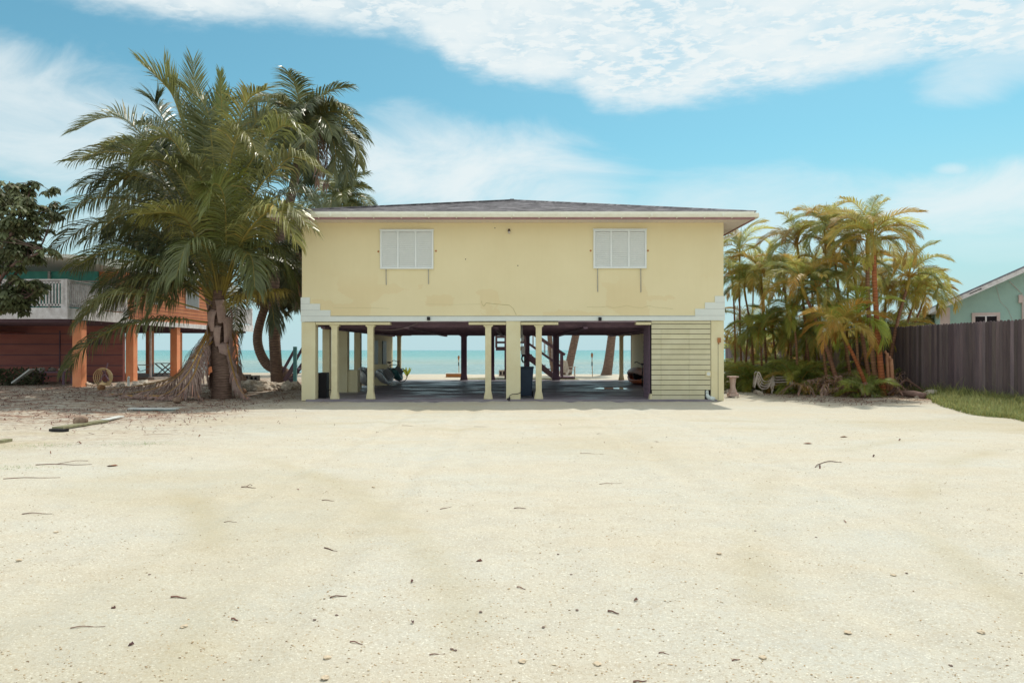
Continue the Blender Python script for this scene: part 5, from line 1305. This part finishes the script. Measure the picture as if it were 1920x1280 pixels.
b = MB(); p = GP(1540,876); pts = [GP(1528,880),GP(1534,873),GP(1545,869),GP(1562,868),GP(1578,869)]; b.tint(.7,.7,.7); b.tube([q+V((0,0,.012+.006*math.sin(i))) for i, q in enumerate(bez(pts,12))], .006, 6); tag(b.build('curved_vine','stick',org=p), 'curved dark vine stem on the right of the sand', 'twig')
def dleaf(px,py,L,a,lb,tn):
    L *= .62; tn = tuple(min(1.4,q*1.5) for q in tn)
    p = GP(px,py); d = V((math.cos(a),math.sin(a),0)); s = V((-d.y,d.x,0)); b = MB(); b.tint(*tn)
    b.add([p+V((0,0,.004)), p+d*L*.3+s*L*.22+V((0,0,.012)), p+d*L*.3-s*L*.2+V((0,0,.02)), p+d*L*.7+s*L*.2+V((0,0,.022)), p+d*L*.7-s*L*.18+V((0,0,.012)), p+d*L+V((0,0,.008)), p+d*L*.5+V((0,0,.004))],[(0,6,1),(0,2,6),(1,6,3),(2,4,6),(6,5,3),(6,4,5)])
    o = b.build('fallen_leaf','litter',org=p); m_ = o.modifiers.new('thick','SOLIDIFY'); m_.thickness = .002; tag(o, lb, 'leaf', 'dry leaves lying on the sand')
dleaf(892,1056,.085,.05,'brown oval leaf alone on the sand below the house centre',(.75,.65,.65))
dleaf(1188,1129,.05,.2,'small folded grey leaf at lower right of centre',(.9,.9,.95))
dleaf(770,1094,.05,1,'small dark pointed leaf left of bottom centre',(.7,.7,.85))
dleaf(775,1168,.05,2,'three pointed dark leaf scrap at the bottom centre left',(.6,.65,.85))
dleaf(208,1143,.05,0,'small dark leaf scrap at lower left',(.7,.7,.8)); dleaf(240,1212,.05,.4,'dark leaf scrap at the bottom left corner area',(.6,.6,.8))
dleaf(1505,832,.3,.1,'tan leaf heap right of the house on the sand',(1.2,1.1,.8)); dleaf(1575,818,.25,.1,'orange leaf right of the house on the sand',(1.4,.9,.6)); dleaf(200,875,.25,.1,'orange brown leaf on the left of the sand',(1.3,.8,.6))
# pebbles and shells: counted ones
rn = random.Random(90); proto = []
for k in range(4):
    b = MB(); b.tint(*((.45,.4,.45),(.55,.5,.5),(1.25,1.25,1.25),(1.2,1.2,1.15))[k]); b.blob((0,0,.4), 1, 1, .3, (1.2,1,.5), k); proto.append(b.build('pebble','grit',smooth=False))
def peb(px, py, s, k, nm, lb, cat, grp):
    o = proto[k].copy(); col.objects.link(o); o.name = nm; o.location = GP(px,py); o.location.z = gz(o.location.x,o.location.y); o.scale = (s,s,s); o.rotation_euler = (0,0,px); tag(o, lb, cat, grp)
for px,py in ((901,1147),(854,1215),(847,1213),(1019,1177),(1046,1041),(1071,1079),(631,1155),(1783,1243),(1082,1145),(1416,992),(1250,820),(280,1080),(590,1165),(1530,1010),(1915,1072),(360,860),(1050,990),(1700,1080)):
    peb(px,py,.009,0,'pebble','small dark pebble lying on the open sand','pebble','small dark pebbles on the sand')
for px,py in ((105,996),(610,1272),(1348,1044),(1590,1192),(1840,1193),(1675,1085),(613,1234),(345,1175),(1430,1240),(980,1240),(1120,1245),(1222,840),(35,1050),(700,915)):
    peb(px,py,.017,2,'shell_fragment','little white shell fragment lying on the open sand','shell','white shell bits on the sand')
for o in proto: bpy.data.objects.remove(o)
# grit: uncountable
b = MB(); rn = random.Random(91)
pal = [(1.2,1.18,1.1),(1.1,1.05,.95),(1.0,.85,.65),(.95,.9,.8),(.72,.64,.56),(1.3,1.3,1.27),(1.15,.98,.8),(1.25,1.22,1.15)]
for i in range(9000):
    Y = 3.2+ (rn.random()**2.2)*13; x = rn.uniform(-1,1)*Y*.8
    if noise.noise(V((x*.8,Y*.8,4))) < -.05 and rn.random() < .75: continue
    k = rn.uniform(.8,1.1); c_ = rn.choice(pal); b.tint(c_[0]*k,c_[1]*k,c_[2]*k); s = rn.uniform(.0018,.0048)*(1+.05*Y)
    b.blob((x,Y,gz(x,Y)+s*.2), s, 0, .0, (rn.uniform(.8,1.8),1,.6))
tag(b.build('shell_grit','grit',org=(0,8,0)), 'fine shell grit and gravel strewn over the sand', 'gravel', kind='stuff')
# leaf litter: uncountable
b = MB(); rn = random.Random(92); n = 0
while n < 9000:
    if rn.random() < .62: x = rn.uniform(-22,-5.0); y = rn.uniform(14,30)
    elif rn.random() < .6: x = rn.uniform(8,15); y = rn.uniform(20,26)
    else: x = rn.uniform(-9,9); y = rn.uniform(6,21)
    q = litter(x,y)
    if abs(x) < 7 and rn.random() > .25: continue
    if rn.random() > q+.03: continue
    if noise.noise(V((x*.9,y*1.6,1))) < .0 and rn.random() < .75: continue
    n += 1; a = rn.uniform(0,PI); l = rn.uniform(.04,.28)*(.6 if abs(x) < 8 else 1); d = V((math.cos(a),math.sin(a)*.7,0)); s = V((-d.y,d.x,0))*rn.uniform(.004,.016); z = gz(x,y); p = V((x,y,z+.006)); k = rn.uniform(.5,1.4); b.tint(k,k*rn.uniform(.85,1),k*rn.uniform(.8,1.05))
    e = V((0,0,rn.uniform(.0,.05)))
    b.add([p-s,p+s,p+d*l*.5+s+e,p+d*l*.5-s+e,p+d*l+V((0,0,.003))],[(0,1,2,3),(3,2,4)])
tag(b.build('leaf_litter','litter',org=(-10,20,0)), 'dry leaf litter and stems strewn below the palms', 'leaf litter', kind='stuff')
# grass at right by the fence
b = MB(); rn = random.Random(93); n = 0
while n < 15000:
    x = rn.uniform(11.6,14.0); y = rn.uniform(15.0,25.5)
    edge = 14.0-1.9*smooth(24.5,17.5,y)-.5*noise.noise(V((x*.6,y*.8,2)))
    if x < edge-.2: continue
    n += 1; z = gh(x,y); tall = .12+.22*smooth(edge-.2,14,x)+.1*max(0,noise.noise(V((x*2,y*2,8))))
    h = tall*rn.uniform(.6,1.7)
    if rn.random() < .01: h *= 2
    a = rn.uniform(0,2*PI); d = V((math.cos(a),math.sin(a),0)); s = V((-d.y,d.x,0))*rn.uniform(.004,.008); p = V((x,y,z)); k = rn.uniform(.65,1.25); yk = rn.choice((1,1,1.15,1.4)); b.tint(k*yk,k*(1 if yk < 1.3 else 1.1),k*.85)
    m_ = p+d*h*.2+V((0,0,h*.6)); b.add([p-s,p+s,m_+s*.8,m_-s*.8,p+d*h*.55+V((0,0,h*rn.uniform(.8,1)))],[(0,1,2,3),(3,2,4)])
for i in range(1300):   # sprigs at left of the sand
    cx, cy = rn.choice(((-8.6,10.6),(-7.2,9.5),(-9.7,11.4),(-8.1,11.8),(-9.3,9.2),(-6.5,11.9)))
    x = cx+rn.gauss(0,.35); y = cy+rn.gauss(0,.12); h = rn.uniform(.015,.05); p = V((x,y,gz(x,y))); a = rn.uniform(0,6.3); d = V((math.cos(a),math.sin(a),0)); s = V((-d.y,d.x,0))*.003; b.tint(.8,.95,.8)
    b.add([p-s,p+s,p+d*h+V((0,0,h*.6))],[(0,1,2)])
tag(b.build('grass','grass',org=(13,20,0)), 'rough green grass growing along the foot of the fence', 'grass', kind='stuff')

# ================================================================ CAMERA, LIGHT, SKY
cam = bpy.data.cameras.new('camera'); co = bpy.data.objects.new('camera', cam); col.objects.link(co); sc.camera = co
co.location = (0,0,EYE); co.rotation_euler = (PI/2,0,0); cam.sensor_width = 36; cam.lens = 24; cam.shift_y = (HZ-640)/1920; cam.clip_end = 20000; cam.clip_start = .1
sd = V((1.7, 2.62, 5.9)).normalized()
sun = bpy.data.lights.new('sun','SUN'); sun.energy = 3.2; sun.angle = math.radians(.53); sun.color = (1,.94,.83)
so = bpy.data.objects.new('sun', sun); col.objects.link(so); so.location = (10,20,30); so.rotation_euler = sd.to_track_quat('Z','Y').to_euler()
w = bpy.data.worlds.new('World'); sc.world = w; w.use_nodes = True; n = w.node_tree.nodes; l = w.node_tree.links
bg = n['Background']; bg.inputs['Strength'].default_value = .12
sky = n.new('ShaderNodeTexSky'); sky.sky_type = 'NISHITA'; sky.sun_disc = False
sky.sun_elevation = math.asin(sd.z); sky.sun_rotation = math.atan2(sd.x, sd.y); sky.air_density = 1.0; sky.dust_density = 1.2; sky.ozone_density = 1.5
def mth(op, a, b_=None, c_=None, clamp=False):
    q = n.new('ShaderNodeMath'); q.operation = op; q.use_clamp = clamp
    for i, v in enumerate((a, b_, c_)):
        if v is None: continue
        if hasattr(v,'links'): l.new(v, q.inputs[i])
        else: q.inputs[i].default_value = v
    return q.outputs[0]
def mrg(v, a, b_, c_=0, d=1, sm=True):
    q = n.new('ShaderNodeMapRange'); q.inputs[1].default_value = a; q.inputs[2].default_value = b_; q.inputs[3].default_value = c_; q.inputs[4].default_value = d
    if sm: q.interpolation_type = 'SMOOTHSTEP'
    l.new(v, q.inputs[0]); return q.outputs[0]
tc = n.new('ShaderNodeTexCoord'); sx = n.new('ShaderNodeSeparateXYZ'); l.new(tc.outputs['Generated'], sx.inputs[0]); x_, y_, z_ = sx.outputs
yy = mth('MAXIMUM', y_, .05); U = mth('DIVIDE', x_, yy); W = mth('DIVIDE', z_, yy)
zz = mth('MAXIMUM', z_, .03); cx = mth('DIVIDE', x_, zz); cy = mth('DIVIDE', y_, zz)
cb = n.new('ShaderNodeCombineXYZ'); l.new(cx, cb.inputs[0]); l.new(cy, cb.inputs[1]); cloudv = cb.outputs[0]
cb2 = n.new('ShaderNodeCombineXYZ'); l.new(U, cb2.inputs[0]); l.new(W, cb2.inputs[1]); dirv = cb2.outputs[0]
def nz(vec, s, d=8, r=.6, st=(1,1,1), dist=0, rot=0):
    mp = n.new('ShaderNodeMapping'); mp.inputs['Scale'].default_value = st; mp.inputs['Rotation'].default_value = (0,0,rot); l.new(vec, mp.inputs['Vector'])
    q = n.new('ShaderNodeTexNoise'); q.inputs['Scale'].default_value = s; q.inputs['Detail'].default_value = d; q.inputs['Roughness'].default_value = r; q.inputs['Distortion'].default_value = dist
    l.new(mp.outputs[0], q.inputs['Vector']); return q.outputs['Fac']
# lower edge of the big cloud field as a height over azimuth
fc = n.new('ShaderNodeFloatCurve'); cv = fc.mapping.curves[0]
pts = [(0,.52),(100,.51),(350,.472),(520,.468),(650,.452),(800,.435),(850,.405),(960,.376),(1060,.372),(1120,.345),(1180,.338),(1260,.345),(1400,.365),(1560,.383),(1700,.40),(1920,.405)]
pu = [((px-960)/F*.5+.5, v) for px, v in pts]
cv.points[0].location = (0, .55); cv.points[1].location = (1, .44)
for a, v in pu: cv.points.new(a, v)
fc.mapping.update(); l.new(mth('MULTIPLY_ADD', U, .5, .5, True), fc.inputs['Value'])
edge = mth('SUBTRACT', W, fc.outputs[0])
edge = mth('ADD', edge, mth('MULTIPLY', mth('SUBTRACT', nz(cloudv, 1.6, 6, .6), .5), .06))
edge = mth('ADD', edge, mth('MULTIPLY', mth('SUBTRACT', nz(dirv, 14, 6, .65, (1,2.5,1)), .5), .035))
field = mrg(edge, -.006, .045)
puff = mrg(nz(cloudv, 15, 6, .62, (1,1.25,1), .3, .5), .36, .60, .0, 1)
puff2 = mrg(nz(cloudv, 3.2, 4, .6), .35, .62, .25, 1)
puffs = mth('MAXIMUM', puff, mth('MULTIPLY', puff2, .9))
puffs = mth('MULTIPLY_ADD', puffs, .6, .42, True)
C1 = mth('MULTIPLY', field, puffs)
# thin veils
def blob(px, py, rx_, ry_, amt, rot=0):
    u0, v0 = (px-960)/F, (HZ-py)/F; du = mth('SUBTRACT', U, u0); dv = mth('SUBTRACT', W, v0)
    c_, s_ = math.cos(rot), math.sin(rot)
    a = mth('DIVIDE', mth('ADD', mth('MULTIPLY', du, c_), mth('MULTIPLY', dv, s_)), rx_/F); b_ = mth('DIVIDE', mth('SUBTRACT', mth('MULTIPLY', dv, c_), mth('MULTIPLY', du, s_)), ry_/F)
    d = mth('ADD', mth('MULTIPLY', a, a), mth('MULTIPLY', b_, b_)); d = mth('ADD', d, mth('MULTIPLY', mth('SUBTRACT', nz(dirv, 4, 8, .62, (1,2.2,1), .8, .2), .5), 3.4))
    return mrg(d, 1.7, -.5, 0, amt*1.15)
vs_ = [blob(60,230,470,130,.68,-.35), blob(860,320,330,100,.8,-.15), blob(700,250,160,40,.3,0), blob(1880,370,340,70,.7,.12), blob(1785,318,40,14,.6,0), blob(1500,400,380,80,.5,0), blob(960,430,1500,70,.32,0), blob(1870,110,150,60,.5,.3)]
C2 = vs_[0]
for v in vs_[1:]: C2 = mth('MAXIMUM', C2, v)
hzn = mrg(z_, .30, .0, 0, .95)
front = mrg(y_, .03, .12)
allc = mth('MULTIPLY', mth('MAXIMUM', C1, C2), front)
back = mth('MULTIPLY', mrg(nz(cloudv, 1.2, 6, .6), .3, .55, .45, 1), mth('SUBTRACT', 1.0, front))  # unseen bright clouds behind the camera, added to fill the shaded facade
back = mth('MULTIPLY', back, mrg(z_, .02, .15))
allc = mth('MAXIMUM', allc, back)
tint = n.new('ShaderNodeMix'); tint.data_type = 'RGBA'; tint.blend_type = 'MULTIPLY'; tint.inputs[0].default_value = 1; tint.inputs[7].default_value = (.68,1.2,1.06,1)
l.new(sky.outputs[0], tint.inputs[6])
cm = n.new('ShaderNodeMix'); cm.data_type = 'RGBA'; hm = n.new('ShaderNodeMix'); hm.data_type = 'RGBA'; l.new(hzn, hm.inputs[0]); l.new(tint.outputs[2], hm.inputs[6]); hm.inputs[7].default_value = (4.3,6.0,6.4,1)
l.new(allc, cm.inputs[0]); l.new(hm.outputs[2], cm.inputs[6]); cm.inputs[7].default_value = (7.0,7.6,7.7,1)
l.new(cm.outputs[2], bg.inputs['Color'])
sc.view_settings.view_transform = 'Standard'; sc.view_settings.look = 'None'; sc.view_settings.exposure = 0.0; sc.view_settings.gamma = 1
sc.render.engine = 'CYCLES'; sc.cycles.max_bounces = 8; sc.cycles.diffuse_bounces = 5
sc.cycles.sample_clamp_indirect = 6
